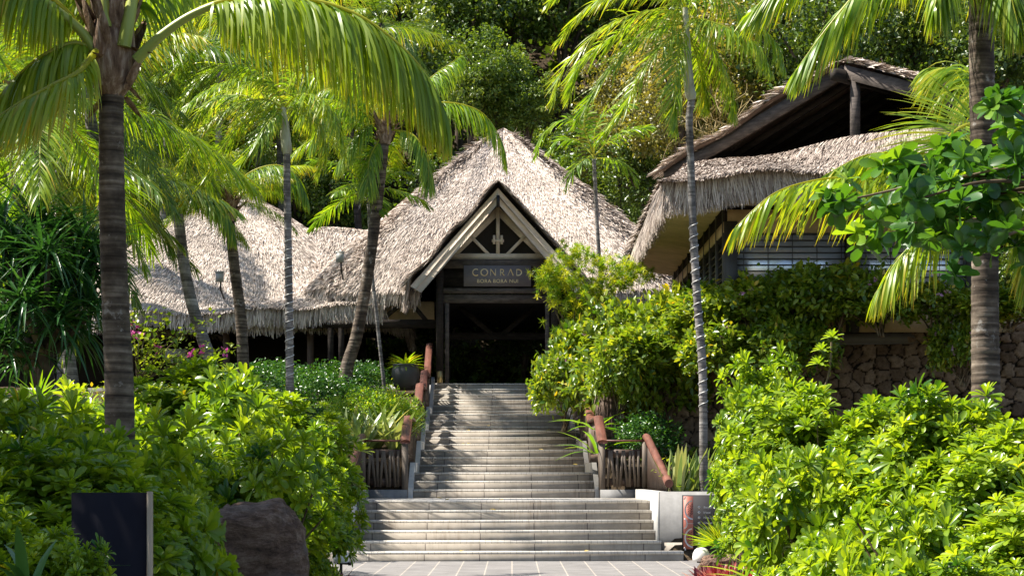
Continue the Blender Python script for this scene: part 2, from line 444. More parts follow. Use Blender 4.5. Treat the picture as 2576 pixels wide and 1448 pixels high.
# ================================================================== THE SETTING
STEP = 0.165
F_LOW = [30.4 + .35 * i for i in range(6)]
F_UP = [35.4, 35.75, 36.1, 39.0, 39.35, 39.7, 42.3, 42.65, 43.0, 45.6, 45.95, 46.3] + [48.9 + .35 * i for i in range(6)]
TOP_Z = 24 * STEP
def stair_z(y):
    return STEP * (sum(1 for f in F_LOW + F_UP if f <= y))
def ground_z(x, y):
    u = x + .08 + .0153 * (y - 30.4)
    hill = 0 if y < 62 else (y - 62) * .9
    base = 3.85 + hill
    if y < 31.0: z = 0.0
    elif y < 51: z = 1.1 + (y - 31) / 20 * 2.7
    else: z = base
    if u > 2.3 and y > 31.0:
        if y < 39.2: z = 1.1 + (y - 31) * .10
        elif y < 51: z = 4.35
        if y > 51: z = max(z, 4.35) if u > 4 else z
    if abs(u) < 2.0 and 30 < y < 51: z = max(-.3, stair_z(y) - 1.0)
    if abs(u) < 2.75 and 30 < y < 35.3: z = -.2
    if -14 < x < 8 and 51 <= y < 61: z = 3.6
    return z + (.05 * math.sin(x * 1.7 + y) if y > 31.2 else 0)
xs = np.concatenate([np.arange(-60, -12, 2.0), np.arange(-12, 12, .25), np.arange(12, 61, 2.0)])
ys = np.concatenate([np.arange(-10, 26, 3.0), np.arange(26, 64, .25), np.arange(64, 141, 2.0)])
gv = np.array([[x, y, ground_z(x, y)] for y in ys for x in xs])
nx = len(xs)
i = np.arange(len(ys) - 1)[:, None] * nx; j = np.arange(nx - 1)[None, :]
gf = np.stack([i + j, i + j + 1, i + j + 1 + nx, i + j + nx], -1).reshape(-1, 4)
tag(MB().add(gv, gf).build('ground', M['soil'], smooth=True), kind='structure')
pv = MB()
pv.add([(-3.6, 4, .006), (3.6, 4, .006), (4.4, 30.7, .006), (-3.8, 30.6, .006)], [[0, 1, 2, 3]])
tag(pv.build('paved_road', M['paving']), kind='structure')

# ---- staircase
st = thing('stone_staircase', 'long staircase of pale grey stone steps rising in flights to the thatched entrance', 'staircase', U(0, 30.4, 0))
ztop = 0
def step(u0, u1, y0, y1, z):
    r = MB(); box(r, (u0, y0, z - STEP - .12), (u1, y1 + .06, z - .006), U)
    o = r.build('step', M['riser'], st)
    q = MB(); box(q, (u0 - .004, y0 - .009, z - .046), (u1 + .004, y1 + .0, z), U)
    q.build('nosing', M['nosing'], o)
LW = [(-3.10, 2.94), (-2.66, 2.60)] + [(-2.60, 2.53)] * 4
for k, y in enumerate(F_LOW):
    step(LW[k][0], LW[k][1], y, (F_LOW + [35.4])[k + 1], STEP * (k + 1))
for k, y in enumerate(F_UP):
    step(-1.76, 1.76, y, (F_UP + [51.4])[k + 1], STEP * (k + 7))
# stepped side curbs, their coping sloping up with each flight
groups = [(0, 35.4, 3), (3, 39.0, 3), (6, 42.3, 3), (9, 45.6, 3), (12, 48.9, 6)]
for s in (-1, 1):
    w0, w1 = (1.765, 1.86) if s > 0 else (-1.86, -1.765)
    for gi, (k, y, n) in enumerate(groups):
        zb = STEP * (6 + k)
        yn = groups[gi + 1][1] if gi + 1 < len(groups) else 51.2
        zt = zb + n * STEP
        prof = [(y - .02, zb - .6), (y - .02, zb + .20), (y + .10, zb + .22), (y + .35 * (n - 1) + .35, zt + .2), (yn - .024, zt + .2), (yn - .024, zb - .6)]
        v = [U(w0, a, b) for a, b in prof] + [U(w1, a, b) for a, b in prof]
        c = MB(); c.add(v, [[i, (i + 1) % 6, (i + 1) % 6 + 6, i + 6] for i in range(6)] + [[0, 1, 2, 5], [6, 7, 8, 11], [2, 3, 4, 5], [8, 9, 10, 11]])
        c.build('side_curb', M['plaster_white'], st)

# wing walls beside the lower flight
def wing(s):
    o = thing('retaining_wall', 'plastered block wall %s of the lower steps' % ('left' if s < 0 else 'with the direction board, right'), 'wall', U(s * 2.6, 30.9, 0))
    a = MB(); c = MB()
    if s > 0:
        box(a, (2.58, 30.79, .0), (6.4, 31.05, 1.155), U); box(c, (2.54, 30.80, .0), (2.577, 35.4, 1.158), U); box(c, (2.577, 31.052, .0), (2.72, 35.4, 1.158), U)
    else:
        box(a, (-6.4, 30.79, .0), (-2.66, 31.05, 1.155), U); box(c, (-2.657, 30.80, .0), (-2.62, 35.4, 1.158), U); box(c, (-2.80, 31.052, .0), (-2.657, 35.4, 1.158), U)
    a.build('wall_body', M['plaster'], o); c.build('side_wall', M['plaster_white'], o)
    b = MB(); box(b, (s * 2.66 if s > 0 else -6.4, 30.765, 0.0), (6.4 if s > 0 else -2.68, 30.788, .30), U)
    b.build('tile_skirting', M['riser'], o)
    b = MB(); lo, hi = (1.865, 2.54) if s > 0 else (-2.62, -1.865)
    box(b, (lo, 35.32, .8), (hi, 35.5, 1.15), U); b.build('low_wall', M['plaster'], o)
wing(-1); wing(1)

# ---- balustrades: broad reddish rail over brown slats
def balustrade(s):
    o = thing('stair_railing', 'reddish wooden handrail over brown slats climbing the %s edge of the upper steps' % ('left' if s < 0 else 'right'), 'railing', U(s * 1.98, 35.4, 1.15))
    uc = s * 1.91
    for gi, (k, y, n) in enumerate(groups):
        zb = STEP * (6 + k); zt = zb + n * STEP
        yn = groups[gi + 1][1] if gi + 1 < len(groups) else 51.0
        pts = [(y - .08, zb + 1.08), (y + .35 * n + .15, zt + 1.10), (yn + .05, zt + 1.10)]
        rl = MB()
        path = [U(uc, a, b) for a, b in pts]
        for p, q in zip(path[:-1], path[1:]):
            # rounded cap board
            t = (q - p) / np.linalg.norm(q - p); sd = np.array([1, 0, 0]); nn = np.cross(sd, t); nn = nn if nn[2] > 0 else -nn
            prof = [(-.09, -.035), (-.10, .0), (-.075, .035), (0, .05), (.075, .035), (.10, 0), (.09, -.035)]
            A = [p + sd * a + nn * b for a, b in prof]; B = [q + sd * a + nn * b for a, b in prof]
            m_ = len(prof); rl.add(A + B, [[i, (i + 1) % m_, (i + 1) % m_ + m_, i + m_] for i in range(m_)] + [[0, 1, 5, 6], [1, 2, 4, 5], [7, 8, 12, 13], [8, 9, 11, 12]], f3=[[2, 3, 4], [9, 10, 11]])
        rl.build('rail', M['rail_red'], o)
        def ztp(yy):
            e = y + .35 * n + .15
            return zb + 1.05 + (zt - zb) * min(1, max(0, (yy - y + .08) / (e - y + .08)))
        def zcb(yy):
            return zb + .21 + (zt - zb) * min(1, max(0, (yy - y) / (.35 * n)))
        yy = y + .06
        while yy < yn - .12:
            sl = MB(); j1, j2 = random.uniform(-.035, .035), random.uniform(-.035, .035)
            beam(sl, U(uc, yy + j1, zcb(yy) + .02), U(uc, yy + j2, ztp(yy) - .03), .03 if 0 else .075, .03, up=(1, 0, 0)) if 0 else beam(sl, U(uc, yy + j1, zcb(yy)), U(uc, yy + j2, ztp(yy)), .035, .085, up=(0, 1, 0))
            sl.build('slat', M['rail_brown'], o)
            yy += .165
        po = MB(); box(po, (uc - .055, y - .06, zb - .3), (uc + .055, y + .05, zb + 1.06), U); po.build('post', M['rail_post'], o)
        lr = MB()
        beam(lr, U(uc, y, zcb(y) + .12), U(uc, y + .35 * n, zcb(y + .35 * n) + .12), .05, .09); beam(lr, U(uc, y + .35 * n, zt + .33), U(uc, yn - .05, zt + .33), .05, .09)
        lr.build('bottom_rail', M['rail_brown'], o)
balustrade(-1); balustrade(1)

def front_gate(s):
    """panel facing the road, with a rail running down over the wing wall"""
    o = thing('garden_balustrade', 'brown slatted garden balustrade on the %s wing wall beside the steps' % ('left' if s < 0 else 'right'), 'balustrade', U(s * 2.4, 35.42, 1.15))
    a, b = (1.86, 2.80) if s > 0 else (-2.78, -1.86)
    yb = 35.42; z0 = 1.15
    for u in (a + .04, b - .06):
        p = MB(); box(p, (u - .06, yb - .06, z0), (u + .06, yb + .06, z0 + .93), U); p.build('post', M['rail_post'], o)
    r = MB(); box(r, (a - .02, yb - .07, z0 + .93), (b + .02, yb + .09, z0 + .965), U); r.build('top_rail', M['rail_red'], o)
    r = MB(); box(r, (a + .10, yb - .02, z0 + .62), (b - .12, yb + .03, z0 + .78), U); r.build('middle_rail', M['rail_brown'], o)
    r = MB(); box(r, (a + .10, yb - .02, z0 + .07), (b - .12, yb + .03, z0 + .22), U); r.build('lower_rail', M['rail_brown'], o)
    n = 8
    tl = [.02, -.035, .0, .03, -.035, .005, -.025, .0]
    for i in range(n):
        u = a + .17 + (b - a - .36) * i / (n - 1)
        q = MB(); beam(q, U(u - tl[i], yb - .045, z0 + .05), U(u + tl[i], yb - .045, z0 + .76), .05, .022, up=(0, 1, 0)); q.build('slat', M['rail_post'], o)
    # descending rail along the outer side
    uo = b - .03 if s > 0 else a + .03
    r = MB(); tube(r, [U(uo, 35.5, z0 + 1.02), U(uo, 35.2, z0 + 1.0), U(uo, 31.1, z0 + .14)], .075, 10); r.build('sloping_rail', M['rail_red'], o)
    yy = 31.4
    while yy < 35.2:
        zz = z0 + .14 + (yy - 31.1) / 4.1 * .86
        q = MB(); beam(q, U(uo, yy, z0), U(uo, yy, zz), .03, .08, up=(0, 1, 0)); q.build('slat', M['rail_brown'], o)
        yy += .2
front_gate(-1); front_gate(1)

# ================================================================== THATCH
def thatch(Fn, ns, nt, nb, L, Wd, lift=.10, mb=None, jit=.15, base=.12, tpow=.6, s0=0, s1=1, dark=0.0, clip=None):
    mb = mb or MB()
    S, T = np.meshgrid(np.linspace(s0, s1, ns + 1), np.linspace(0, 1, nt + 1))
    P = Fn(S.ravel(), T.ravel())
    i = np.arange(nt)[:, None] * (ns + 1); j = np.arange(ns)[None, :]
    f = np.stack([i + j, i + j + 1, i + j + 2 + ns, i + j + 1 + ns], -1).reshape(-1, 4)
    if clip is not None: f = f[~clip(P[f].mean(1))]
    mb.add(P, f, var=base)
    s = rng.uniform(s0, s1, nb); t = rng.uniform(0, 1, nb) ** tpow
    if clip is not None:
        k = ~clip(Fn(s, t)); s, t = s[k], t[k]
    strand(mb, Fn, s, t, L, Wd, lift, jit, dark=dark)
    return mb
def strand(mb, Fn, s, t, L, Wd, lift, jit, vertical=None, dark=0.0):
    nb = len(s); e = .004
    p = Fn(s, t); dn = Fn(s, t + e) - p; ds = Fn(s + e, t) - p
    dn /= np.linalg.norm(dn, axis=1)[:, None] + 1e-9
    n = np.cross(ds, dn); n /= np.linalg.norm(n, axis=1)[:, None] + 1e-9
    n *= np.sign(n[:, 2:3] + 1e-6)
    sd_ = np.cross(dn, n)
    if vertical is not None:
        dn = dn * (1 - vertical) + np.array([0, 0, -1.0]) * vertical
        dn /= np.linalg.norm(dn, axis=1)[:, None]
    r = rng.normal(0, jit, nb)[:, None]
    dd = dn + sd_ * r; dd /= np.linalg.norm(dd, axis=1)[:, None]
    l = (L * rng.uniform(.55, 1.35, nb))[:, None]; w = (Wd * rng.uniform(.5, 1.4, nb))[:, None]
    li = (lift * rng.uniform(.2, 1.6, nb))[:, None]
    wdir = sd_ + n * rng.normal(0, .5, nb)[:, None]
    a = p + n * .01 - dn * .05; b = p + dd * l * .55 + n * li * .75; c = p + dd * l + n * li + np.array([0, 0, -1]) * (l * .05 if vertical is None else 0)
    V = np.stack([a - wdir * w, a + wdir * w, b - wdir * w, b + wdir * w, c - wdir * w * .35, c + wdir * w * .35], 1)
    k = (np.arange(nb) * 6)[:, None]
    f = np.concatenate([k + np.array([[0, 1, 3, 2]]), k + np.array([[2, 3, 5, 4]])])
    v = np.clip(rng.normal(.72 - dark, .24, nb), 0, 1)
    mb.add(V.reshape(-1, 3), f, var=np.repeat(v, 6))

def fringe(mb, Fn, n, L, Wd, s0=0, s1=1, vert=.75, jit=.14, t0=.97, dark=.08, clip=None):
    s = rng.uniform(s0, s1, n); t = rng.uniform(t0, 1.0, n)
    if clip is not None:
        k = ~clip(Fn(s, t)); s, t = s[k], t[k]
    strand(mb, Fn, s, t, L, Wd, .05, jit, vertical=vert, dark=dark)

def hip_roof(cx, cy, a, b, prof, pw=4.0, wob=.04, sd=0):
    """superellipse plan; prof = heights at t = 0..1"""
    tt = np.linspace(0, 1, len(prof)); prof = np.array(prof, float)
    def Fn(s, t):
        th = s * 2 * math.pi
        c, q = np.cos(th), np.sin(th)
        rr = (np.abs(c) ** pw + np.abs(q) ** pw) ** (-1 / pw)
        w = 1 + wob * np.sin(th * 7 + sd) * t * .5
        z = np.interp(np.clip(t, 0, 1), tt, prof) + (np.clip(t, 1, 2) - 1) * (prof[-1] - prof[-2]) * (len(prof) - 1)
        z = z + .10 * np.sin(th * 5 + t * 7 + sd) * t + .05 * np.sin(th * 17 - t * 9 + sd)
        return np.stack([cx + a * t * rr * c * w, cy + b * t * rr * q * w, z], 1)
    return Fn
def patch_fn(A, B, C, D, sag=0.0):
    """A,B top left/right, C,D bottom left/right"""
    A, B, C, D = [np.asarray(k, float) for k in (A, B, C, D)]
    def Fn(s, t):
        s = s[:, None]; t = t[:, None]
        p = (A * (1 - s) + B * s) * (1 - t) + (C * (1 - s) + D * s) * t
        p[:, 2] -= (sag * 4 * t * (1 - t) * .5)[:, 0]
        p[:, 2] += (.05 * np.sin(p[:, 0] * 2.3 + p[:, 2] * 3))
        return p
    return Fn

# ------------------------------------------------------------------ main entrance pavilion
ent = thing('entrance_pavilion', 'tall thatched entrance pavilion with a cream gable at the head of the steps', 'pavilion', U(0, 51.5, TOP_Z))
MAIN = hip_roof(-.27, 57.2, 5.95, 6.1, [12.22, 11.68, 11.05, 10.4, 9.75, 9.05, 8.3, 7.5, 6.65], 5.0, sd=1, wob=.02)
def in_gable(P):
    u = P[:, 0] + .385
    return (np.abs(u) < 2.2) & (P[:, 2] < 9.3 - np.abs(u) * 1.13) & (P[:, 1] < 55)
rf = thatch(MAIN, 160, 60, 190000, .21, .0095, .04, s0=.42, s1=1.06, clip=in_gable)
fringe(rf, MAIN, 11000, .50, .014, s0=.42, s1=1.06, clip=in_gable)
roof = rf.build('roof', M['thatch'], ent)
# back side and underside
bk = thatch(MAIN, 40, 12, 2000, .4, .03, .09, s0=.06, s1=.42)
bk.build('rear_roof', M['thatch'], ent)
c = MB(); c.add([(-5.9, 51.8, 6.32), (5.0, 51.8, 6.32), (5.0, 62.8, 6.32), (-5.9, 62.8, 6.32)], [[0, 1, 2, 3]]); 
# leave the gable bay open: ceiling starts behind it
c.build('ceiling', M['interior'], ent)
# rough ridge ropes along the two visible hips
for nm, sgn in (('hip_ridge', -1), ('hip_ridge', 1)):
    h = MB(); n = 2600
    th = (1.5 * math.pi + sgn * .235 * math.pi) / (2 * math.pi)
    s = th + rng.normal(0, .008, n); t = rng.uniform(.05, 1, n)
    strand(h, MAIN, s, t, .30, .012, .12, .8, dark=.25)
    h.build(nm, M['thatch'], ent)

# gable dormer
GY = 50.3
gu = 0.0
gz0, gz1 = 6.72, 9.42; gw = 2.42
def GP(u, y, z): return U(gu + u, y, z)
gl = patch_fn(GP(0, GY - .12, gz1 + .04), GP(0, 57, gz1 + .04), GP(-gw - .05, GY - .12, gz0), GP(-gw - .05, 54.5, gz0), .0)
gr = patch_fn(GP(0, GY - .12, gz1 + .04), GP(0, 57, gz1 + .04), GP(gw + .05, GY - .12, gz0), GP(gw + .05, 54.5, gz0), .0)
g = MB()
for fn in (gl, gr):
    thatch(fn, 20, 14, 11000, .30, .012, .06, mb=g, tpow=1, dark=.08)
    # ragged front edge over the barge boards
    nb = 1500; s = rng.uniform(0, .035, nb); t = rng.uniform(0, 1, nb)
    strand(g, fn, s, t, .34, .010, .07, .45, dark=.2)
    fringe(g, fn, 1500, .70, .014, vert=.8, dark=.2)
g.build('gable_thatch', M['thatch'], ent)
def zrake(u, off=0): return gz1 - off - abs(u) * (gz1 - gz0) / gw
# barge boards
for s in (-1, 1):
    b = MB(); p = GP(0, GY, gz1 - .10); q = GP(s * gw, GY, gz0 - .10)
    d_ = np.array([q[0] - p[0], 0, q[2] - p[2]]); L_ = np.linalg.norm(d_); nrm = np.array([d_[2], 0, -d_[0]]) / L_ * s
    if nrm[2] > 0: nrm = -nrm
    def board(mb, p, q, w, y0, y1, cut=0):
        A = [p, q, q + np.array([-s * .06, 0, 0]) + nrm * w, np.array([p[0], p[1], p[2] - w * L_ / abs(d_[0])])]
        v = [np.array([k[0], y0, k[2]]) for k in A] + [np.array([k[0], y1, k[2]]) for k in A]
        mb.add(v, [[0, 1, 2, 3], [4, 5, 6, 7], [0, 1, 5, 4], [1, 2, 6, 5], [2, 3, 7, 6], [3, 0, 4, 7]])
    board(b, p, q, .125, GY - .02, GY + .03); b.build('barge_board', M['wood_cream'], ent)
    b = MB(); p2 = p - np.array([0, 0, .21]); q2 = GP(s * (gw - .13), GY, gz0 - .18)
    board(b, p2, q2, .14, GY + .05, GY + .12); b.build('inner_barge_board', M['wood_cream'], ent)
    # soffit between barge and truss
    b = MB(); za = .34
    v = [GP(0, GY + .12, gz1 - za), GP(s * (gw - .1), GY + .12, gz0 - .18), GP(s * (gw - .1), GY + 1.9, gz0 - .18), GP(0, GY + 1.9, gz1 - za)]
    b.add(v + [k + np.array([0, 0, .05]) for k in v], [[0, 1, 2, 3], [4, 5, 6, 7]]); b.build('soffit', M['wood_cream'], ent)
    # truss rafter and brace
    TY = GY + .75
    b = MB(); p = GP(0, TY, gz1 - .62); q = GP(s * 1.34, TY, 7.48)
    beam(b, p, q, .10, .19, up=(0, 1, 0)) if 0 else beam(b, p, q, .08, .19); b.build('rafter', M['wood_cream'], ent)
    b = MB(); beam(b, GP(s * .20, TY - .03, 7.52), GP(s * .83, TY - .03, 8.16), .06, .085); b.build('brace', M['wood_cream'], ent)
TY = GY + .75
b = MB(); box(b, (-1.5, TY - .08, 7.44), (1.5, TY + .06, 7.60), U); b.build('tie_beam', M['wood_cream'], ent)
b = MB(); box(b, (-.05, TY - .10, 7.60), (.05, TY + .02, 9.0), U); b.build('king_post', M['wood_cream'], ent)
b = MB(); box(b, (-.14, TY - .16, 7.86), (-.07, TY - .04, 8.10), U); box(b, (.07, TY - .16, 7.86), (.14, TY - .04, 8.10), U); box(b, (-.17, TY - .13, 7.92), (.17, TY - .05, 7.99), U); b.build('post_bracket', M['wood_cream'], ent)
b = MB(); box(b, (-.045, GY - .04, 8.80), (.045, GY + .02, 9.12), U); b.build('apex_block', M['black_metal'], ent)
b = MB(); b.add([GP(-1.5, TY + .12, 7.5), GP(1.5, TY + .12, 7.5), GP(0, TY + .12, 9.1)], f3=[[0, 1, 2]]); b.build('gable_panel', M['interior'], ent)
# portal frame
PY = 50.95
for u0, u1 in ((-1.72, -1.52), (1.48, 1.68)):
    b = MB(); box(b, (u0, PY - .1, TOP_Z), (u1, PY + .1, 7.55), U); b.build('portal_post', M['wood_dark'], ent)
    b = MB(); box(b, (u0 - .05, PY - .14, 7.42), (u1 + .05, PY + .12, 7.56), U); b.build('post_cap', M['wood_grey'], ent)
    e = u1 + .10 if u0 < 0 else u0 - .1
    b = MB(); box(b, (e - .06, PY - .02, TOP_Z), (e + .06, PY + .08, 6.5), U); b.build('portal_jamb', M['wood_grey'], ent)
for z0, z1, yy in ((7.18, 7.42, .0), (6.48, 6.62, -.03), (6.22, 6.46, .05)):
    b = MB(); box(b, (-1.52, PY - .09 + yy, z0), (1.48, PY + .05 + yy, z1), U); b.build('portal_beam', M['wood_grey'], ent)
b = MB(); box(b, (-1.52, PY + .06, 6.62), (1.48, PY + .1, 7.2), U); b.build('portal_panel', M['wood_dark'], ent)
b = MB(); box(b, (-1.45, 53.0, 5.35), (1.6, 53.16, 5.55), U); b.build('inner_beam', M['wood_dark'], ent)
for s in (-1, 1):
    b = MB(); beam(b, U(s * .15, 53.05, 5.5), U(s * 1.1, 53.05, 6.3), .12, .14); b.build('inner_brace', M['wood_dark'], ent)
# eave posts, beams and V braces (left of the portal, and right)
for u in (-4.72, -4.42, 3.4, 3.9):
    b = MB(); box(b, (u - .07, 51.5, TOP_Z - .4), (u + .09, 51.66, 6.4), U); b.build('eave_post', M['wood_dark'], ent)
b = MB(); box(b, (-5.4, 51.45, 5.56), (-1.75, 51.6, 5.80), U); b.build('eave_beam', M['wood_dark'], ent)
b = MB(); box(b, (1.75, 51.45, 5.56), (4.6, 51.6, 5.80), U); b.build('eave_beam', M['wood_dark'], ent)
for u in (-4.3, -3.55, -3.2, -2.45, -2.1):
    pass
for u0, u1 in ((-4.9, -4.3), (-3.4, -4.1), (-3.3, -2.6), (-2.0, -2.5)):
    b = MB(); beam(b, U(u0, 51.5, 5.75), U(u1, 51.5, 6.35), .1, .12); b.build('eave_brace', M['wood_dark'], ent)
b = MB(); box(b, (-5.3, 51.9, 5.75), (-1.8, 51.95, 6.35), U); b.build('eave_panel', M['wood_tan'], ent)
for u in (-5.3, -1.6, 1.7, 4.8):
    b = MB(); box(b, (u - .1, 61.0, TOP_Z - .4), (u + .1, 61.2, 6.4), U); b.build('rear_post', M['wood_dark'], ent)
b = MB(); box(b, (-5.8, 61.0, 6.0), (5.2, 61.2, 6.35), U); b.build('rear_beam', M['wood_dark'], ent)
b = MB(); box(b, (-5.8, 51.42, TOP_Z - .5), (5.6, 62.0, TOP_Z - .004), U); b.build('floor', M['floor_tile'], ent)

# name board
sg = thing('name_board', 'dark slate sign over the entrance lettered CONRAD BORA BORA NUI in gold', 'sign', U(-.03, PY - .14, 6.95))
b = MB(); box(b, (-.95, PY - .17, 6.665), (.92, PY - .12, 7.245), U); b.build('board', M['slate'], sg)
LET = MB()
SK = [0]
def stroke(pts, w, closed=False, y=PY - .182, w2=None):
    """flat raised letter strokes with a little thickness"""
    pts = np.array(pts, float); n = len(pts); SK[0] = (SK[0] + 1) % 4; y = y - .0012 * SK[0]
    ws = np.linspace(w, w2 if w2 else w, n) if np.ndim(w) == 0 else np.array(w)
    T = np.gradient(pts, axis=0)
    if closed: T[0] = pts[1] - pts[-2]; T[-1] = T[0]
    T /= np.linalg.norm(T, axis=1)[:, None]
    N = np.stack([-T[:, 1], T[:, 0]], 1)
    A = pts + N * ws[:, None] / 2; B = pts - N * ws[:, None] / 2
    v = []
    for a, b_ in zip(A, B):
        for yy in (y, y + .012):
            v += [U(a[0], yy, a[1]), U(b_[0], yy, b_[1])]
    f = []
    for k in range(n - 1):
        o = k * 4; f += [[o, o + 1, o + 5, o + 4], [o + 2, o + 3, o + 7, o + 6], [o, o + 2, o + 6, o + 4], [o + 1, o + 3, o + 7, o + 5]]
    f += [[0, 1, 3, 2], [4 * n - 4, 4 * n - 3, 4 * n - 1, 4 * n - 2]]
    LET.add(v, f)
def arc(cx, cz, rx, rz, a0, a1, n=22):
    return [(cx + rx * math.cos(R(a0 + (a1 - a0) * k / n)), cz + rz * math.sin(R(a0 + (a1 - a0) * k / n))) for k in range(n + 1)]
zb_, H_ = 6.962, .182
x0 = -.70
def lx(f): return x0 + 1.365 * f          # along the word
# C O N R (lambda) D
th_ = .026
c0 = zb_ + H_ / 2
stroke(arc(lx(.065), c0, .088, H_ / 2, 48, 312), [.012] + [.030] * 21 + [.012])
LET.build('letter', M['gold'], sg); LET = MB()
stroke(arc(lx(.235), c0, .092, H_ / 2, 0, 360), [.034 if abs(math.cos(R(360 * k / 22))) > .5 else .022 for k in range(23)], True)
LET.build('letter', M['gold'], sg); LET = MB()
n0, n1 = lx(.365), lx(.465)
stroke([(n0, zb_), (n0, zb_ + H_)], th_ * .8); stroke([(n0, zb_ + H_), (n1, zb_)], th_ * 1.1); stroke([(n1, zb_), (n1, zb_ + H_)], th_ * .8)
LET.build('letter', M['gold'], sg); LET = MB()
r0 = lx(.565)
stroke([(r0, zb_), (r0, zb_ + H_)], th_); stroke([(r0, zb_ + H_ - .01)] + arc(r0 + .045, zb_ + H_ - .05, .042, .042, 90, -90, 10) + [(r0, zb_ + H_ - .095)], th_ * .8); stroke([(r0 + .035, zb_ + H_ - .09), (r0 + .105, zb_)], th_)
LET.build('letter', M['gold'], sg); LET = MB()
a0_, a1_ = lx(.715), lx(.825)
stroke([(a0_, zb_), ((a0_ + a1_) / 2, zb_ + H_)], th_ * .7); stroke([((a0_ + a1_) / 2, zb_ + H_), (a1_, zb_)], th_ * 1.2)
LET.build('letter', M['gold'], sg); LET = MB()
d0_ = lx(.895)
stroke([(d0_, zb_), (d0_, zb_ + H_)], th_); stroke([(d0_, zb_ + H_ - .01), (d0_ + .04, zb_ + H_ - .01)] + arc(d0_ + .045, c0, .088, H_ / 2 - .01, 88, -88, 16) + [(d0_ + .04, zb_ + .01), (d0_, zb_ + .01)], th_)
LET.build('letter', M['gold'], sg)
def text_mesh(name, s, loc, size, mat, parent, rotx=90, ext=.004, rz=0.0, spacing=1.0, width=None):
    cu = bpy.data.curves.new(name, 'FONT'); cu.body = s; cu.size = size; cu.extrude = ext; cu.space_character = spacing
    cu.align_x = 'LEFT'
    tmp = bpy.data.objects.new('tmp_text', cu); COL.objects.link(tmp)
    dg = bpy.context.evaluated_depsgraph_get(); dg.update()
    me = bpy.data.meshes.new_from_object(tmp.evaluated_get(dg))
    bpy.data.objects.remove(tmp)
    me.materials.clear(); me.materials.append(mat)
    co = np.empty(len(me.vertices) * 3); me.vertices.foreach_get('co', co); co = co.reshape(-1, 3)
    if width and len(co): co[:, 0] *= width / (co[:, 0].max())
    v = np.stack([co[:, 0], -co[:, 2], co[:, 1]], 1)
    pw = parent_world(parent)
    v = v + np.array(loc) - pw
    me.vertices.foreach_set('co', v.ravel()); me.update()
    o = bpy.data.objects.new(name, me); COL.objects.link(o); o.parent = parent
    return o
text_mesh('second_line', 'BORA BORA NUI', U(-.585, PY - .178, 6.765), .14, M['gold'], sg, width=1.145, spacing=1.1)

# ------------------------------------------------------------------ left wing
lw = thing('thatched_hall', 'long low thatched hall left of the entrance with a dark open front behind the palms', 'building', (-8.8, 52, 3.9))
LEFT = hip_roof(-8.7, 57.6, 5.5, 6.0, [10.15, 10.0, 9.65, 9.2, 8.62, 7.98, 7.3, 6.65, 6.0], 3.2, sd=4)
r_ = thatch(LEFT, 140, 50, 150000, .21, .010, .04, s0=.42, s1=1.06); fringe(r_, LEFT, 10000, .5, .015, s0=.42, s1=1.06); r_.build('roof', M['thatch'], lw)
LEFT2 = hip_roof(-14.5, 57.8, 5.3, 6.0, [9.9, 9.6, 9.0, 8.4, 7.8, 7.2, 6.5, 6.0], 3.2, sd=2)
r_ = thatch(LEFT2, 80, 30, 36000, .30, .0145, .05, s0=.45, s1=1.04); fringe(r_, LEFT2, 6000, .5, .016, s0=.45, s1=1.04); r_.build('end_roof', M['thatch'], lw)
sad = patch_fn((-9.0, 56.2, 9.0), (-2.6, 56.2, 8.95), (-8.8, 51.35, 6.0), (-3.6, 51.35, 6.25), .5)
r_ = thatch(sad, 30, 20, 34000, .22, .012, .045, tpow=1); fringe(r_, sad, 2600, .5, .014); r_.build('link_roof', M['thatch'], lw)
b = MB(); strand(b, sad, rng.uniform(0, 1, 1200), rng.uniform(0, .02, 1200), .25, .012, .08, .8, dark=.0); b.build('ridge_cap', M['thatch'], lw)
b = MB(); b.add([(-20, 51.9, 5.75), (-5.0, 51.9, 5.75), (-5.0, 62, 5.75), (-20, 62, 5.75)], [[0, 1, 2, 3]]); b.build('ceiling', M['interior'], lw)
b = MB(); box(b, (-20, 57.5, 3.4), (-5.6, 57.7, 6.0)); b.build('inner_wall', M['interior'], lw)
for x in (-13.6, -10.9, -8.15, -5.75):
    b = MB(); box(b, (x - .09, 52.0, 3.5), (x + .09, 52.18, 5.9)); b.build('post', M['rail_brown'], lw)
b = MB(); box(b, (-20, 52.0, 5.55), (-5.3, 52.15, 5.8)); b.build('eave_beam', M['wood_dark'], lw)
b = MB(); box(b, (-20, 51.95, 3.2), (-5.9, 57.5, 3.9)); b.build('floor', M['floor_tile'], lw)
# right link roof behind
sad2 = patch_fn((2.6, 56.8, 9.05), (8, 56.8, 9.05), (2.6, 52, 6.4), (8, 52, 6.4), .4)
r_ = thatch(sad2, 30, 20, 12000, .30, .0135, .05, tpow=1); fringe(r_, sad2, 1400, .5, .015); r_.build('right_link_roof', M['thatch'], ent)

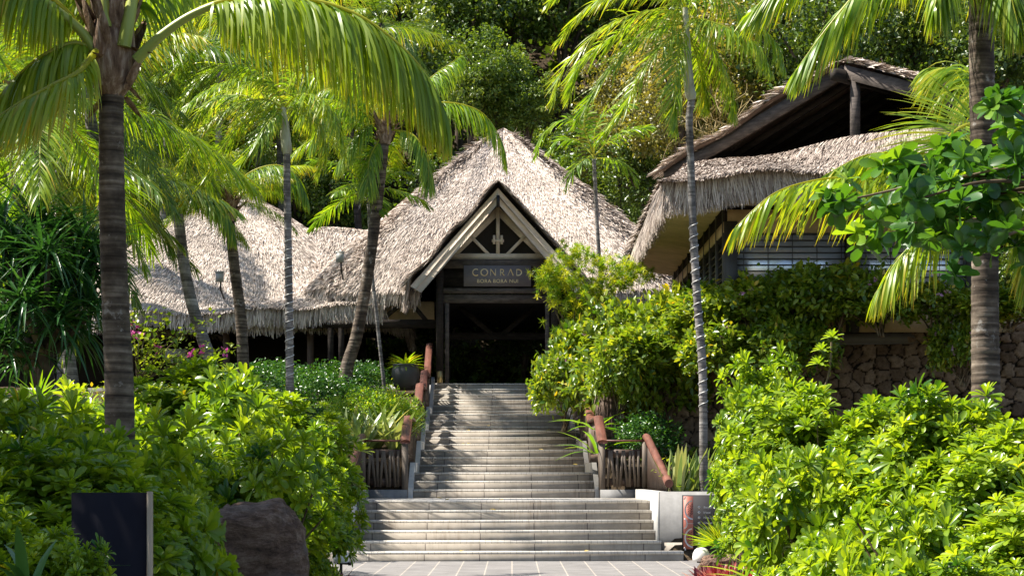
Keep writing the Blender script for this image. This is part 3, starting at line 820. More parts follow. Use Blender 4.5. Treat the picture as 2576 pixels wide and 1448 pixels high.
# ------------------------------------------------------------------ right restaurant wing
rw = thing('raised_pavilion', 'raised thatched pavilion on the stone wall, with open dark roof gable and blinds', 'building', (4.5, 37.3, 4.35))
E = [(3.10, 49.5, 7.15), (2.98, 36.1, 7.25), (6.0, 35.3, 7.4), (10.2, 33.2, 7.5)]     # eave
Lg = np.array([3.75, 38.9, 8.0]); Ag = np.array([6.55, 36.0, 9.52]); Rg = np.array([9.3, 33.0, 8.0]); bd = np.array([.72, .69, 0])
up = [np.array([5.3, 49.5, 9.0]), Lg, Lg * .5 + Rg * .5, Rg]
t_ = MB()
cnt = [9000, 9000, 9000]
for k in range(3):
    fn = patch_fn(up[k], up[k + 1], E[k], E[k + 1], .05)
    thatch(fn, 24, 10, cnt[k] * 2, .28, .0105, .05, mb=t_, tpow=1, dark=.22)
    fringe(t_, fn, [6000, 3600, 4200][k], .58, .011, vert=.88, jit=.22, t0=.93, dark=.2)
t_.build('skirt_roof', M['thatch'], rw)
t_ = MB()
lf = patch_fn(Ag + [-.05, 0, .06] - bd * .15, Ag + bd * 9, Lg - bd * .15 + [-.45, 0.3, -.05], Lg + bd * 9, 0)
rf_ = patch_fn(Ag + [.05, 0, .06] - bd * .15, Ag + bd * 9, Rg - bd * .15, Rg + bd * 9, 0)
for fn in (lf, rf_):
    thatch(fn, 20, 14, 9000, .28, .011, .05, mb=t_, tpow=1, dark=.2)
    nb = 1600; strand(t_, fn, rng.uniform(0, .03, nb), rng.uniform(0, 1, nb), .34, .013, .10, .4, dark=.1)
t_.build('upper_roof', M['thatch'], rw)
for P, nm in ((Lg + [-.45, .3, -.05], 'gable_board'), (Rg, 'gable_board')):
    b = MB(); beam(b, Ag - [0, 0, .14], np.array(P) - [0, 0, .14], .07, .26); b.build(nm, M['wood_grey'], rw)
for k in range(9):
    for P in (Lg, Rg):
        b = MB(); o_ = bd * (.5 + k * .55)
        beam(b, Ag + o_ - [0, 0, .15], P + o_ - [0, 0, .15], .07, .13); b.build('rafter', M['wood_dark'], rw)
b = MB(); beam(b, Ag - bd * .35 - [0, 0, .24], Ag + bd * 7 - [0, 0, .24], .16, .22); b.build('ridge_beam', M['wood_dark'], rw)
pc = np.array([6.75, 35.9, 8.0]); b = MB(); beam(b, pc - [0, 0, .3], pc + [0, 0, 1.25], .17, .17, up=(0, 1, 0)); b.build('gable_post', M['wood_grey'], rw)
b = MB(); b.add([Lg + bd * 4, Rg + bd * 4, Ag + bd * 4], f3=[[0, 1, 2]]); b.build('loft_wall', M['interior'], rw)
b = MB(); q = [Lg - [0, 0, .1], Rg - [0, 0, .1], Rg + bd * 4 - [0, 0, .1], Lg + bd * 4 - [0, 0, .1]]; b.add(q, [[0, 1, 2, 3]]); b.build('loft_floor', M['interior'], rw)
# soffits
WX = 4.35; WY = 37.3
b = MB()
b.add([(3.14, 49.5, 7.02), (3.12, 36.25, 7.10), (WX + .1, WY, 6.92), (WX + .1, 49.5, 6.80)], [[0, 1, 2, 3]])
b.add([(3.12, 36.25, 7.10), (10.2, 34.2, 7.3), (10.2, 37.4, 6.95), (WX + .1, WY, 6.92)], [[0, 1, 2, 3]])
b.build('soffit', M['wood_tan'], rw)
# side wall panels
FZ = 4.35
b = MB(); box(b, (WX, WY, 6.28), (WX + .1, 49.4, 6.95)); b.build('upper_panel', M['wood_dark'], rw)
b = MB(); box(b, (WX - .03, WY, 6.38), (WX, 49.4, 6.60)); b.build('wall_plate', M['wood_tan'], rw)
b = MB(); box(b, (WX - .012, WY, 5.0), (WX, 49.4, 5.2)); b.build('sill_board', M['wood_tan'], rw)
yy = WY
k = 0
while yy < 49:
    b = MB(); box(b, (WX - .04, yy - .06 + .1, FZ), (WX + .06, yy + .16, 6.9)); b.build('wall_post', M['window_frame'], rw)
    w = MB(); box(w, (WX + .02, yy + .2, 5.2), (WX + .06, yy + 1.2, 6.28)); wo_ = w.build('window', M['glass'], rw)
    b = MB()
    for q in range(6): box(b, (WX + .0, yy + .18, 5.3 + q * .16), (WX + .02, yy + 1.2, 5.33 + q * .16))
    b.build('blind_slats', M['wood_grey'], wo_)
    w = MB(); box(w, (WX + .01, yy + .2, FZ), (WX + .05, yy + 1.2, 5.0)); w.build('wall_panel', M['wood_tan'], rw)
    yy += 1.25; k += 1
# front wall
b = MB(); box(b, (WX + .05, WY - .06, 6.37), (10.5, WY, 6.84)); b.build('front_beam', M['wood_tan'], rw)
b = MB(); box(b, (WX + .05, WY - .02, 6.84), (10.5, WY + .04, 7.0)); b.build('front_plate', M['wood_dark'], rw)
for x in (4.46, 6.95, 9.4):
    b = MB(); box(b, (x - .13, WY - .10, FZ), (x + .13, WY + .06, 6.6)); b.build('corner_post', M['window_frame'], rw)
for x in (4.60, 7.1):
    w = MB(); box(w, (x, WY, 5.0), (x + 2.2, WY + .03, 6.36)); wo_ = w.build('window', M['blind'], rw)
    b = MB()
    for q in range(11): box(b, (x, WY - .03, 5.08 + q * .125), (x + 2.2, WY - .004, 5.105 + q * .125))
    for q in range(5): box(b, (x + .12 + q * .5, WY - .035, 5.0), (x + .135 + q * .5, WY - .03, 6.36))
    b.build('blind_slats', M['window_frame'], wo_)
w = MB(); box(w, (WX + .2, WY + .01, FZ), (10.5, WY + .05, 5.0)); w.build('front_panel', M['wood_tan'], rw)
w = MB(); box(w, (WX + .15, WY + .5, FZ - .2), (12, 49, FZ + .02)); w.build('floor', M['floor_tile'], rw)
w = MB(); w.add([(WX + .1, WY, 6.97), (12, WY, 6.97), (12, 49, 6.97), (WX + .1, 49, 6.97)], [[0, 1, 2, 3]]); w.build('ceiling', M['interior'], rw)
b = MB(); p = W(1770, 357, 44); box(b, (p[0], 44, p[2] - .12), (p[0] + .75, 44.4, p[2])); box(b, (p[0] + .1, 44.1, p[2] - .4), (p[0] + .5, 44.3, p[2] - .12)); b.build('ridge_flashing', M['pink_board'], rw)

# stone retaining wall under it
sw = thing('stone_wall', 'brown rubble stone retaining wall with dark joints under the raised pavilion', 'wall', (5, 38, 1.5))
def rubble(x0, x1, y0, y1, z0, z1, parent, nm):
    nx_, nz_ = int((x1 - x0) / .03), int((z1 - z0) / .03)
    r2 = np.random.default_rng(int(x0 * 10))
    X, Z = np.meshgrid(np.linspace(x0, x1, nx_), np.linspace(z0, z1, nz_))
    Yf = y0 + (y1 - y0) * (X - x0) / (x1 - x0)
    cx, cz = np.meshgrid(np.arange(x0 - .3, x1 + .3, .27), np.arange(z0 - .3, z1 + .3, .25)); cx = (cx + r2.uniform(-.12, .12, cx.shape)).ravel(); cz = (cz + r2.uniform(-.11, .11, cz.shape)).ravel()
    xx, zz = X.ravel(), Z.ravel(); d1 = np.empty(len(xx)); d2 = d1.copy(); ci = np.zeros(len(xx), int)
    wx = xx + .02 * np.sin(zz * 21 + xx * 5); wz = zz + .02 * np.sin(xx * 19 - zz * 7)
    for k in range(0, len(xx), 4000):
        dd = (wx[k:k + 4000, None] - cx[None]) ** 2 + (wz[k:k + 4000, None] - cz[None]) ** 2
        o2 = np.argpartition(dd, 1, 1)[:, :2]; a_ = np.take_along_axis(dd, o2, 1); sw_ = a_[:, 0] > a_[:, 1]
        ci[k:k + 4000] = np.where(sw_, o2[:, 1], o2[:, 0]); d1[k:k + 4000] = np.sqrt(a_.min(1)); d2[k:k + 4000] = np.sqrt(a_.max(1))
    ed = d2 - d1; cv = r2.uniform(.25, 1, len(cx)); co_ = r2.uniform(0, .06, len(cx))
    hgt = np.clip(ed / .06, 0, 1) ** .5 * (.05 + co_[ci]) + r2.normal(0, .003, len(xx))
    vv = np.where(ed < .022, .0, cv[ci])
    v = np.stack([xx, Yf.ravel() - hgt, zz], 1)
    i = np.arange(nz_ - 1)[:, None] * nx_; j = np.arange(nx_ - 1)[None, :]
    f = np.stack([i + j, i + j + 1, i + j + 1 + nx_, i + j + nx_], -1).reshape(-1, 4)
    m_ = MB(); m_.add(v, f, var=vv)
    m_.add([(x0, y0 + .02, z1), (x1, y1 + .02, z1), (x1, y1 + .6, z1 + .01), (x0, y0 + .6, z1 + .01)], [[0, 1, 2, 3]])
    m_.add([(x0, y0, z0), (x0, y0, z1), (x0, y0 + 1.2, z1), (x0, y0 + 1.2, z0)], [[0, 1, 2, 3]])
    m_.add([(x0, y0 + .6, z0), (x1, y1 + .6, z0), (x1, y1 + .6, z1), (x0, y0 + .6, z1)], [[0, 1, 2, 3]])
    return m_.build(nm, M['stonewall'], parent)
rubble(2.35, 5.6, 39.0, 38.6, .8, 4.45, sw, 'wall_section')
rubble(5.6, 13, 38.6, 36.6, .8, 4.55, sw, 'wall_section')
b = MB(); box(b, (2.3, 39.0, 1), (2.36, 50, 4.45)); b.build('return_wall', M['stonewall'], sw)

# far red/pink roof flashing is part of the pavilion; lamps and small things
def floodlight(p, label):
    o = thing('floodlight', label, 'lamp', p, 'floodlights on the thatch')
    b = MB(); box(b, (p[0] - .11, p[1] - .05, p[2] + .12), (p[0] + .11, p[1] + .05, p[2] + .40)); box(b, (p[0] - .125, p[1] - .07, p[2] + .38), (p[0] + .125, p[1] + .05, p[2] + .42)); b.build('housing', M['grey_plastic'], o)
    b = MB(); beam(b, p + [.03, 0, -.12], p + [.03, 0, .12], .05, .03, up=(0, 1, 0)); beam(b, p + [.03, .0, -.1], p + [.05, .5, -.3], .04, .04); b.build('bracket', M['black_metal'], o)
floodlight(W(556, 722, 51.7) + [0, -.25, 0], 'grey square floodlight on the thatched roof of the left hall')
floodlight(W(858, 674, 50.9) + [0, -.3, 0], 'small pale floodlight at the left corner of the entrance roof')

# dark slate board in the left foreground
bd_ = thing('slate_board', 'plain dark slate sign board with a tan edge among the shaded leaves at lower left', 'sign', (-2.2, 10, 0))
p0 = W(182, 1238, 10); p1 = W(372, 1238, 10)
b = MB(); box(b, (p0[0], 9.98, 0.1), (p1[0], 10.03, p1[2])); b.build('panel', M['slate_dark'], bd_)
b = MB(); box(b, (p1[0] + .001, 9.965, 0.1), (p1[0] + .022, 10.035, p1[2] + .006)); b.build('edge_strip', M['panel_edge'], bd_)
b = MB(); box(b, (p0[0] + .1, 10.03, 0), (p0[0] + .18, 10.1, 1.2)); box(b, (p1[0] - .18, 10.03, 0), (p1[0] - .1, 10.1, 1.2)); b.build('support', M['black_metal'], bd_)

# map board on the right wing wall
mp_ = thing('direction_board', 'slate direction board with terracotta pattern strip and a white list of places', 'sign', U(3.3, 30.75, .2))
u0, u1, z0, z1 = 2.955, 3.95, .17, 1.10
YB = 30.735
b = MB(); box(b, (u0, YB, z0), (u1, YB + .028, z1), U); b.build('board', M['slate_mid'], mp_)
b = MB(); box(b, (u0 + .022, YB - .004, z0 + .02), (u0 + .185, YB, z1 - .02), U); ps = b.build('pattern_strip', M['terracotta'], mp_)
LET = MB()
ca = u0 + .185
for zc in (.85, .38):
    a_ = [(ca - .135 * math.cos(R(t)), zc + .155 * math.sin(R(t))) for t in range(-86, 87, 6)]
    stroke(a_, .024, y=YB - .008); LET.build('white_arc', M['sign_white'], ps); LET = MB()
for zc in (.62,):
    a_ = [(u0 + .026 + .055 * math.cos(R(t)), zc + .085 * math.sin(R(t))) for t in range(-86, 87, 12)]
    stroke(a_, .02, y=YB - .008)
    stroke([(u0 + .09, zc), (ca, zc)], .008, y=YB - .008)
a_ = [(u0 + .024 + .03 * math.cos(R(t)), 1.08 + .05 * math.sin(R(t))) for t in range(-86, -2, 12)]; stroke(a_, .02, y=YB - .008)
a_ = [(u0 + .024 + .03 * math.cos(R(t)), .17 + .05 * math.sin(R(t))) for t in range(2, 86, 12)]; stroke(a_, .02, y=YB - .008)
LET.build('white_arc', M['sign_white'], ps)
for zc in (.85, .38):
    LET = MB()
    for dx in (.02, .05, .08):
        for dz in (-.08, -.04, 0, .04, .08):
            stroke([(ca - dx - .011, zc + dz), (ca - dx + .011, zc + dz + .026 * (1 if dx != .05 else -1))], .008, y=YB - .008)
    LET.build('leaf_mark', M['brown_dark'], ps)
names = ['Banyan', 'Iriatai', 'Hina Spa', 'Chapel', 'Conference', 'Spa', 'Royal', 'Villas 40']
for k, s in enumerate(names):
    zc = z1 - .205 - k * .0875
    LET = MB(); stroke(arc(u0 + .285, zc, .015, .015, 0, 360, 12), .011, True, y=YB - .006); LET.build('arrow_dot', M['sign_white'], mp_)
    text_mesh('place_name', s, U(u0 + .36, YB - .006, zc - .017), .052, M['sign_white'], mp_)


# dome garden lamps
def dome_lamp(p, r, label):
    o = thing('garden_lamp', label, 'lamp', p, 'white dome lamps along the kerb')
    b = MB(); prof = [(0.001, r * 1.1), (r * .35, r * 1.05), (r * .7, r * .85), (r * .93, r * .45), (r, 0), (r * .98, -r * .35), (r * .9, -r * .45), (.001, -r * .45)]
    lathe(b, p, prof, 24); b.build('dome', M['white_lamp'], o, smooth=True)
    b = MB(); tube(b, [p + [0, 0, -r * .45], p + [0, 0, -p[2]]], .022, 8); tube(b, [p + [-r * .5, -.03, -r * .5], p + [r * 1.1, -.03, -r * .55]], .016, 8)
    box(b, (p[0] + r * .9, p[1] - .05, p[2] - r * .75), (p[0] + r * 1.25, p[1], p[2] - r * .35)); b.build('clamp', M['black_metal'], o)
dome_lamp(W(858, 1405, 25.6), .115, 'white dome lamp by the left kerb, half hidden by leaves')
dome_lamp(W(1764, 1400, 25.6), .125, 'white dome lamp beside the map board and red bromeliads')
dome_lamp(W(1916, 1452, 23.5), .12, 'white dome lamp at the bottom edge among yellow strap leaves')

# pot with bromeliad, brass planter, white capped post
pp = W(1020, 981, 49.2)
po = thing('plant_pot', 'large round dark grey pot holding a yellow bromeliad at the left of the entrance', 'pot', pp)
b = MB(); lathe(b, pp, [(.001, 0), (.24, 0), (.33, .15), (.385, .40), (.37, .55), (.33, .64), (.35, .67), (.35, .70), (.31, .70), (.29, .62), (.001, .62)], 28); b.build('bowl', M['pot'], po, smooth=True)
br_ = thing('bromeliad', 'yellow green bromeliad rosette growing in the round grey pot', 'plant', pp + [0, 0, .62])
n_ = 40; az = np.arange(n_) * 2.4; el = R(75) - (n_ - np.arange(n_)) / n_ * R(60)
d_ = np.stack([np.cos(az) * np.cos(el), np.sin(az) * np.cos(el), np.sin(el)], 1)
b = MB(); scatter(b, STRAP[0] * [1.9, 1, 1.1], STRAP[1], frames(d_), np.tile(pp + [0, 0, .62], (n_, 1)), .5, .55 + rng.uniform(-.1, .45, n_)); b.build('leaves', M['yellow'], br_)
q = W(1107, 962, 50.6)
b = MB(); lathe(b, q, [(.001, 0), (.075, 0), (.085, .32), (.07, .32), (.001, .30)], 18)
tag(b.build('brass_holder', M['brass'], smooth=True), 'small brass cylinder standing at the foot of the left entrance post', 'umbrella stand')
q = W(1369, 962, 50.6)
b = MB(); lathe(b, q, [(.001, 0), (.11, 0), (.11, .4), (.13, .42), (.13, .47), (.001, .48)], 18)
tag(b.build('white_bin', M['white_cloth'], smooth=True), 'white topped bin by the right entrance post behind leaves', 'bin')
q = W(440, 893, 54)
b = MB(); box(b, (q[0] - .3, 54, q[2] - .2), (q[0] + .3, 54.5, q[2] + .15)); box(b, (q[0] - .33, 53.95, q[2] + .152), (q[0] + .33, 54.55, q[2] + .18))
tag(b.build('linen_trolley', M['white_cloth']), 'white cloth covered table in the dark opening of the left hall', 'table')
# ================================================================== PALMS
G = np.array([0, 0, -1.0])
def frond_mesh(mb, path, L, pairs, start=.12, droop=.8, wd=.022, wind=(0, 0, 0), segs=4, lift=.25, stalk=.022,
               base=.42, tip=.5, amax=68, amin=22, plume=0.0, upref=(0, 0, 1), curve_n=40, vr=.12, tipL=.35):
    path = smooth_path(path, curve_n)
    T = np.gradient(path, axis=0); T /= np.linalg.norm(T, axis=1)[:, None]
    tube(mb, path, np.linspace(stalk, stalk * .12, curve_n) * np.where(np.linspace(0, 1, curve_n) < .06, 1.15, 1), 5, var=.78, cap=False)
    t = np.linspace(start, .985, pairs); t = np.concatenate([t, t + .5 / pairs * (1 - start)]); t = np.clip(t, 0, 1)
    sg = np.concatenate([-np.ones(pairs), np.ones(pairs)])
    idx = t * (curve_n - 1); i0 = np.minimum(idx.astype(int), curve_n - 2); fr = (idx - i0)[:, None]
    p = path[i0] * (1 - fr) + path[i0 + 1] * fr; tt = T[i0] * (1 - fr) + T[i0 + 1] * fr
    tt /= np.linalg.norm(tt, axis=1)[:, None]
    ur = np.asarray(upref, float)
    S = np.cross(tt, ur); S /= (np.linalg.norm(S, axis=1)[:, None] + 1e-6)
    N = np.cross(S, tt)
    n = len(t)
    u = (t - start) / (1 - start)
    al = np.radians(amax + (amin - amax) * u ** 1.2 + rng.normal(0, 4, n))[:, None]
    d = sg[:, None] * S * np.sin(al) + tt * np.cos(al) + N * (lift + rng.normal(0, .12 + plume, n))[:, None]
    if plume: d += rng.normal(0, plume, (n, 3))
    d /= np.linalg.norm(d, axis=1)[:, None]
    wd = wd * .8; Lt = L * np.interp(u, [0, .12, .4, .75, 1], [.45, .8, 1, .8, tipL]) * rng.uniform(.85, 1.08, n)
    ss = np.linspace(0, 1, segs + 1)
    wp = np.interp(ss, [0, .12, .5, .85, 1], [.35, 1, .95, .5, .06])
    pos = p.copy(); V = []; dr = droop * rng.uniform(.55, 1.45, n); d = d + rng.normal(0, .09, (n, 3))
    wv = np.asarray(wind, float)
    tw = rng.normal(0, .35, n)[:, None]
    for k, s in enumerate(ss):
        dd = d + G * (2 * dr * s)[:, None] + wv * (1.5 * s)
        dd /= np.linalg.norm(dd, axis=1)[:, None]
        if k: pos = pos + dd * (Lt / segs)[:, None]
        w = tt - dd * np.sum(tt * dd, 1)[:, None] + np.cross(dd, tt) * tw
        w /= np.linalg.norm(w, axis=1)[:, None] + 1e-6
        V += [pos - w * wd * wp[k], pos + w * wd * wp[k]]
    V = np.stack(V, 1)                                   # n, 2(segs+1), 3
    k = (np.arange(n) * 2 * (segs + 1))[:, None]
    f = np.concatenate([k + np.array([[2 * q, 2 * q + 1, 2 * q + 3, 2 * q + 2]]) for q in range(segs)])
    tip = tip * .6
    b = np.clip(base + rng.normal(0, vr, n), .02, .9)[:, None]
    va = b + tip * np.repeat(ss, 2)[None] ** 7 + .12 * np.repeat(ss, 2)[None]
    mb.add(V.reshape(-1, 3), f, var=np.clip(va, 0, 1).ravel())
def arc_path(el, length, k, n=10, az=0.0, side=0.0):
    d = np.array([math.cos(R(el)), 0, math.sin(R(el))]); p = np.zeros(3); out = [p.copy()]
    for i in range(n):
        s = (i + .5) / n
        dd = d + G * k * s * 1.6 + np.array([0, side * s, 0]); dd /= np.linalg.norm(dd)
        p = p + dd * length / n; out.append(p.copy())
    return np.array(out)
def trunk_mesh(pts, r0, r1, mat, parent, ring=.07, name='trunk', sides=16, amp=.045, flare=1.35):
    P = np.array(pts, float); L = np.sum(np.linalg.norm(np.diff(P, axis=0), axis=1))
    n = max(8, int(L / (ring / 3)))
    path = smooth_path(P, n)
    s = np.linspace(0, 1, n)
    rad = r0 + (r1 - r0) * s ** .8
    rad = rad * (1 + (flare - 1) * np.exp(-s * 14))
    ph = (np.arange(n) % 3) / 3.0
    rad = rad * (1 + amp * (ph - .5)) * (1 + .012 * rng.normal(0, 1, n))
    m_ = MB(); tube(m_, path, rad, sides)
    return m_.build(name, mat, parent, smooth=False)
POOL = {}
def pooled_frond(kind, el, v):
    key = (kind, el, v)
    if key not in POOL:
        m_ = MB()
        if kind == 'coco': frond_mesh(m_, arc_path(el, 4.1, .55 + .25 * (el < 20), side=.1 * (v - 1)), .95, 100, .16, .75, .018, segs=3, base=.36 + .1 * v, tip=.3)
        elif kind == 'cocofar': frond_mesh(m_, arc_path(el, 4.0, .6, side=.1 * (v - 1)), .95, 80, .14, .7, .022, segs=3, base=.36 + .12 * v, tip=.25)
        elif kind == 'royal': frond_mesh(m_, arc_path(el, 2.3, .8, side=.1 * (v - 1)), .62, 56, .12, .9, .020, segs=3, base=.45, tip=.35, plume=.12)
        elif kind == 'small': frond_mesh(m_, arc_path(el, 1.9, .6), .62, 34, .15, .5, .032, segs=3, base=.35, tip=.2)
        matn = {'coco': 'coco', 'cocofar': 'coco_far', 'royal': 'wind_palm', 'small': 'coco'}[kind]
        o = m_.build('frond', M[matn]); me = o.data; bpy.data.objects.remove(o); POOL[key] = me
    return POOL[key]
def add_fronds(parent, crown, kind, specs, sc=1.0):
    base = np.array(crown) - parent_world(parent)
    for az, el in specs:
        v = int(rng.integers(0, 3))
        el = min([75, 55, 35, 15, -5, -30, -55], key=lambda q: abs(q - el))
        o = bpy.data.objects.new('frond', pooled_frond(kind, el, v)); COL.objects.link(o); o.parent = parent
        o.location = tuple(base); o.rotation_euler = (rng.normal(0, .06), rng.normal(0, .05), R(az + rng.normal(0, 6)))
        s = sc * rng.uniform(.85, 1.1); o.scale = (s, s, s)
def ring_specs(n, els=(70, 45, 25, 5, -15, -40), a0=0):
    out = []
    for i in range(n):
        out.append((a0 + i * 137.5, els[int(i * len(els) / n)]))
    return out
def boots(parent, c, r, h, n=26, L=.35, w=.09, mat='sheath'):
    m_ = MB()
    tube(m_, [np.array(c) + [0, 0, -h * .5], np.array(c) + [0, 0, 0], np.array(c) + [0, 0, h * .6]], [r * .9, r * 1.35, r * .6], 12)
    az = rng.uniform(0, 2 * math.pi, n); zz = rng.uniform(-h * .5, h * .5, n)
    d_ = np.stack([np.cos(az) * .7, np.sin(az) * .7, rng.uniform(.2, 1.0, n)], 1)
    tv, tf = leaf_template([0, .4, .8, 1], [.20, .17, .10, .02], .5, -.25)
    pos = np.array(c) + np.stack([np.cos(az) * r * 1.05, np.sin(az) * r * 1.05, zz], 1)
    scatter(m_, tv * [w / .2, L, L], tf, frames(d_), pos, 1.0, .5)
    m_.build('leaf_bases', M[mat], parent)

# ---- big leaning-crown coconut palm, left foreground
D0 = 16.0
bp = thing('coconut_palm', 'big coconut palm with thick ringed trunk and long arching frond in the left foreground', 'palm tree', W(300, 1190, D0) * [1, 1, 0])
trunk_mesh([W(302, 1330, D0) * [1, 1, 0] + [0, 0, -.1], W(301, 1040, D0), W(292, 800, D0), W(283, 560, D0), W(280, 300, D0), W(283, 235, D0)], .138, .104, M['trunk'], bp, .10, flare=1.2, amp=.07, sides=20)
cw = W(284, 110, D0)
m_ = MB()
tube(m_, [W(283, 245, D0), W(283, 200, D0), W(284, 140, D0), W(286, 60, D0), W(288, -40, D0)], [.10, .19, .20, .17, .12], 14)
tv, tf = leaf_template([0, .3, .7, 1], [.10, .16, .11, .01], .6, -.3)
n_ = 44; az = rng.uniform(0, 6.28, n_); zz = rng.uniform(-.45, .55, n_)
scatter(m_, tv * [1, 1, 1], tf, frames(np.stack([np.cos(az) * .45, np.sin(az) * .45, rng.uniform(.3, 1, n_)], 1)), cw + np.stack([np.cos(az) * .17, np.sin(az) * .17, zz], 1), rng.uniform(.25, .5, n_), .5)
scatter(m_, tv * [.9, 1, 1], tf, frames(np.stack([np.cos(az[:12]) * .8, np.sin(az[:12]) * .8, rng.uniform(-1, -.2, 12)], 1)), cw + np.stack([np.cos(az[:12]) * .16, np.sin(az[:12]) * .16, rng.uniform(-.5, .1, 12)], 1), rng.uniform(.15, .3, 12), .5)
m_.build('leaf_bases', M['sheath'], bp)
def big_frond(pts, L, pairs, **k):
    m_ = MB(); k.setdefault('vr', .08)
    P = [W(a, b, D0 + c) for a, b, c in pts]
    k.setdefault('wd', .017); frond_mesh(m_, P, L, int(pairs * 1.5), curve_n=70, **k)
    m_.build('frond', M['coco'], bp)
def petiole(pts, r0, r1):
    m_ = MB(); P = smooth_path([W(a, b, D0 + c) for a, b, c in pts], 14)
    tube(m_, P, np.linspace(r0, r1, 14), 8, var=np.linspace(.25, 1, 14)); m_.build('petiole', M['petiole'], bp)
# the great frond to the right
big_frond([(345, 150, -.1), (440, 62, -.15), (560, 5, -.2), (720, -8, -.2), (880, 30, -.2), (1000, 110, -.2), (1080, 200, -.2), (1128, 300, -.2)], 0.92, 150, start=.26, droop=2.4, wd=.017, segs=6, base=.5, tip=.35, vr=.07, amax=60, amin=10, lift=.0, stalk=.038, wind=(-.25, 0, 0), tipL=.42, upref=(0, .2, 1))
# fronds left
big_frond([(240, 125, -.1), (180, 110, -.2), (95, 150, -.3), (10, 230, -.3), (-90, 360, -.3)], .78, 90, start=.08, droop=2.4, segs=6, base=.55, tip=.4, lift=0, stalk=.034, wind=(.15, 0, 0), amax=55)
big_frond([(240, 130, -.2), (200, 180, -.6), (130, 215, -.9), (30, 270, -1.2), (-60, 340, -1.3)], .7, 60, start=.06, droop=1.3, segs=6, base=.6, tip=.3, lift=0, stalk=.03, wind=(-.2, 0, 0), amax=40)
big_frond([(232, 128, 0), (175, 40, -.1), (95, -30, -.2), (0, -80, -.3), (-120, -70, -.3)], .7, 60, start=.25, droop=2.4, segs=5, base=.5, tip=.4, lift=0, stalk=.04)
big_frond([(245, 100, .1), (215, -10, .2), (120, -130, .3), (20, -160, .4)], .7, 40, start=.2, droop=2.0, segs=5, base=.5, tip=.4, lift=0, stalk=.035)
big_frond([(320, 100, 0), (345, 0, .1), (400, -130, .3), (520, -200, .5), (640, -180, .6)], 1.0, 60, start=.2, droop=1.8, segs=5, base=.4, tip=.3, lift=0, stalk=.045)
big_frond([(262, 60, 0), (255, -60, .3), (200, -190, .8), (120, -230, 1.4)], 1.0, 60, start=.2, droop=1.8, segs=5, base=.4, tip=.3, lift=0, stalk=.045)
big_frond([(300, 80, .2), (330, -60, 1.0), (380, -100, 1.9), (430, -20, 2.6)], .7, 40, start=.3, droop=1.8, segs=5, base=.4, tip=.3, lift=0, stalk=.035)
petiole([(240, 130, -.12), (205, 80, -.15), (160, 40, -.18), (95, -10, -.2)], .05, .034)
petiole([(312, 118, -.16), (322, 60, -.16), (335, -10, -.1)], .062, .05)
petiole([(268, 70, -.16), (262, 0, -.14), (258, -40, -.1)], .05, .04)
petiole([(342, 152, -.14), (400, 95, -.16), (470, 45, -.18), (540, 12, -.2)], .05, .03)

# ---- windy Christmas palms with a white cord round the trunk
def wind_palm(label, base, crown, d, shaft, fr_pts, r=.072, trunk_pts=None, cord=None, L=.62, mat='wind_palm', pairs=64, wind=(-.55, 0, -.1), cordn=17):
    b3 = W(base[0], base[1], d); o = thing('royal_palm', label, 'palm tree', [b3[0], d, ground_z(b3[0], d)])
    pts = [np.array([b3[0], d, ground_z(b3[0], d) - .1])] + [W(x, y, d) for x, y in (trunk_pts or [base])] + [W(shaft[0], shaft[1] + shaft[2], d)]
    trunk_mesh(pts, r, r * .85, M['trunk_grey'], o, .09, sides=14, amp=.03, flare=1.1)
    m_ = MB(); P = smooth_path([W(shaft[0], shaft[1] + shaft[2], d), W(shaft[0] * .5 + crown[0] * .5, shaft[1] + shaft[2] * .4, d), W(crown[0], crown[1], d)], 12)
    tube(m_, P, np.interp(np.linspace(0, 1, 12), [0, .12, .5, 1], [r * .95, r * 1.35, r * 1.2, r * .6]), 14); m_.build('crownshaft', M['shaft'], o, smooth=True)
    for k, pt in enumerate(fr_pts):
        m_ = MB(); P = [W(a, b, d + c) for a, b, c in pt]
        frond_mesh(m_, P, L, pairs, start=.08, droop=.8, wd=.017, wind=wind, segs=4, base=.5 + rng.uniform(-.1, .12), tip=.35, plume=.13, lift=.15, stalk=.02, amax=62, amin=20, curve_n=36)
        m_.build('frond', M[mat], o)
    if cord:
        m_ = MB(); tp = smooth_path(pts, 200); z0 = W(0, cord[1], d)[2]; z1 = W(0, cord[0], d)[2]
        tz = np.linspace(z0, z1, cordn * 16); a = np.linspace(0, cordn * 2 * math.pi, len(tz))
        px = np.interp(tz, tp[:, 2], tp[:, 0]); py = np.interp(tz, tp[:, 2], tp[:, 1])
        rr = r * 1.06
        tube(m_, np.stack([px + rr * np.cos(a), py + rr * np.sin(a), tz], 1), .008, 4, cap=False); m_.build('light_cord', M['white_cord'], o)
    return o
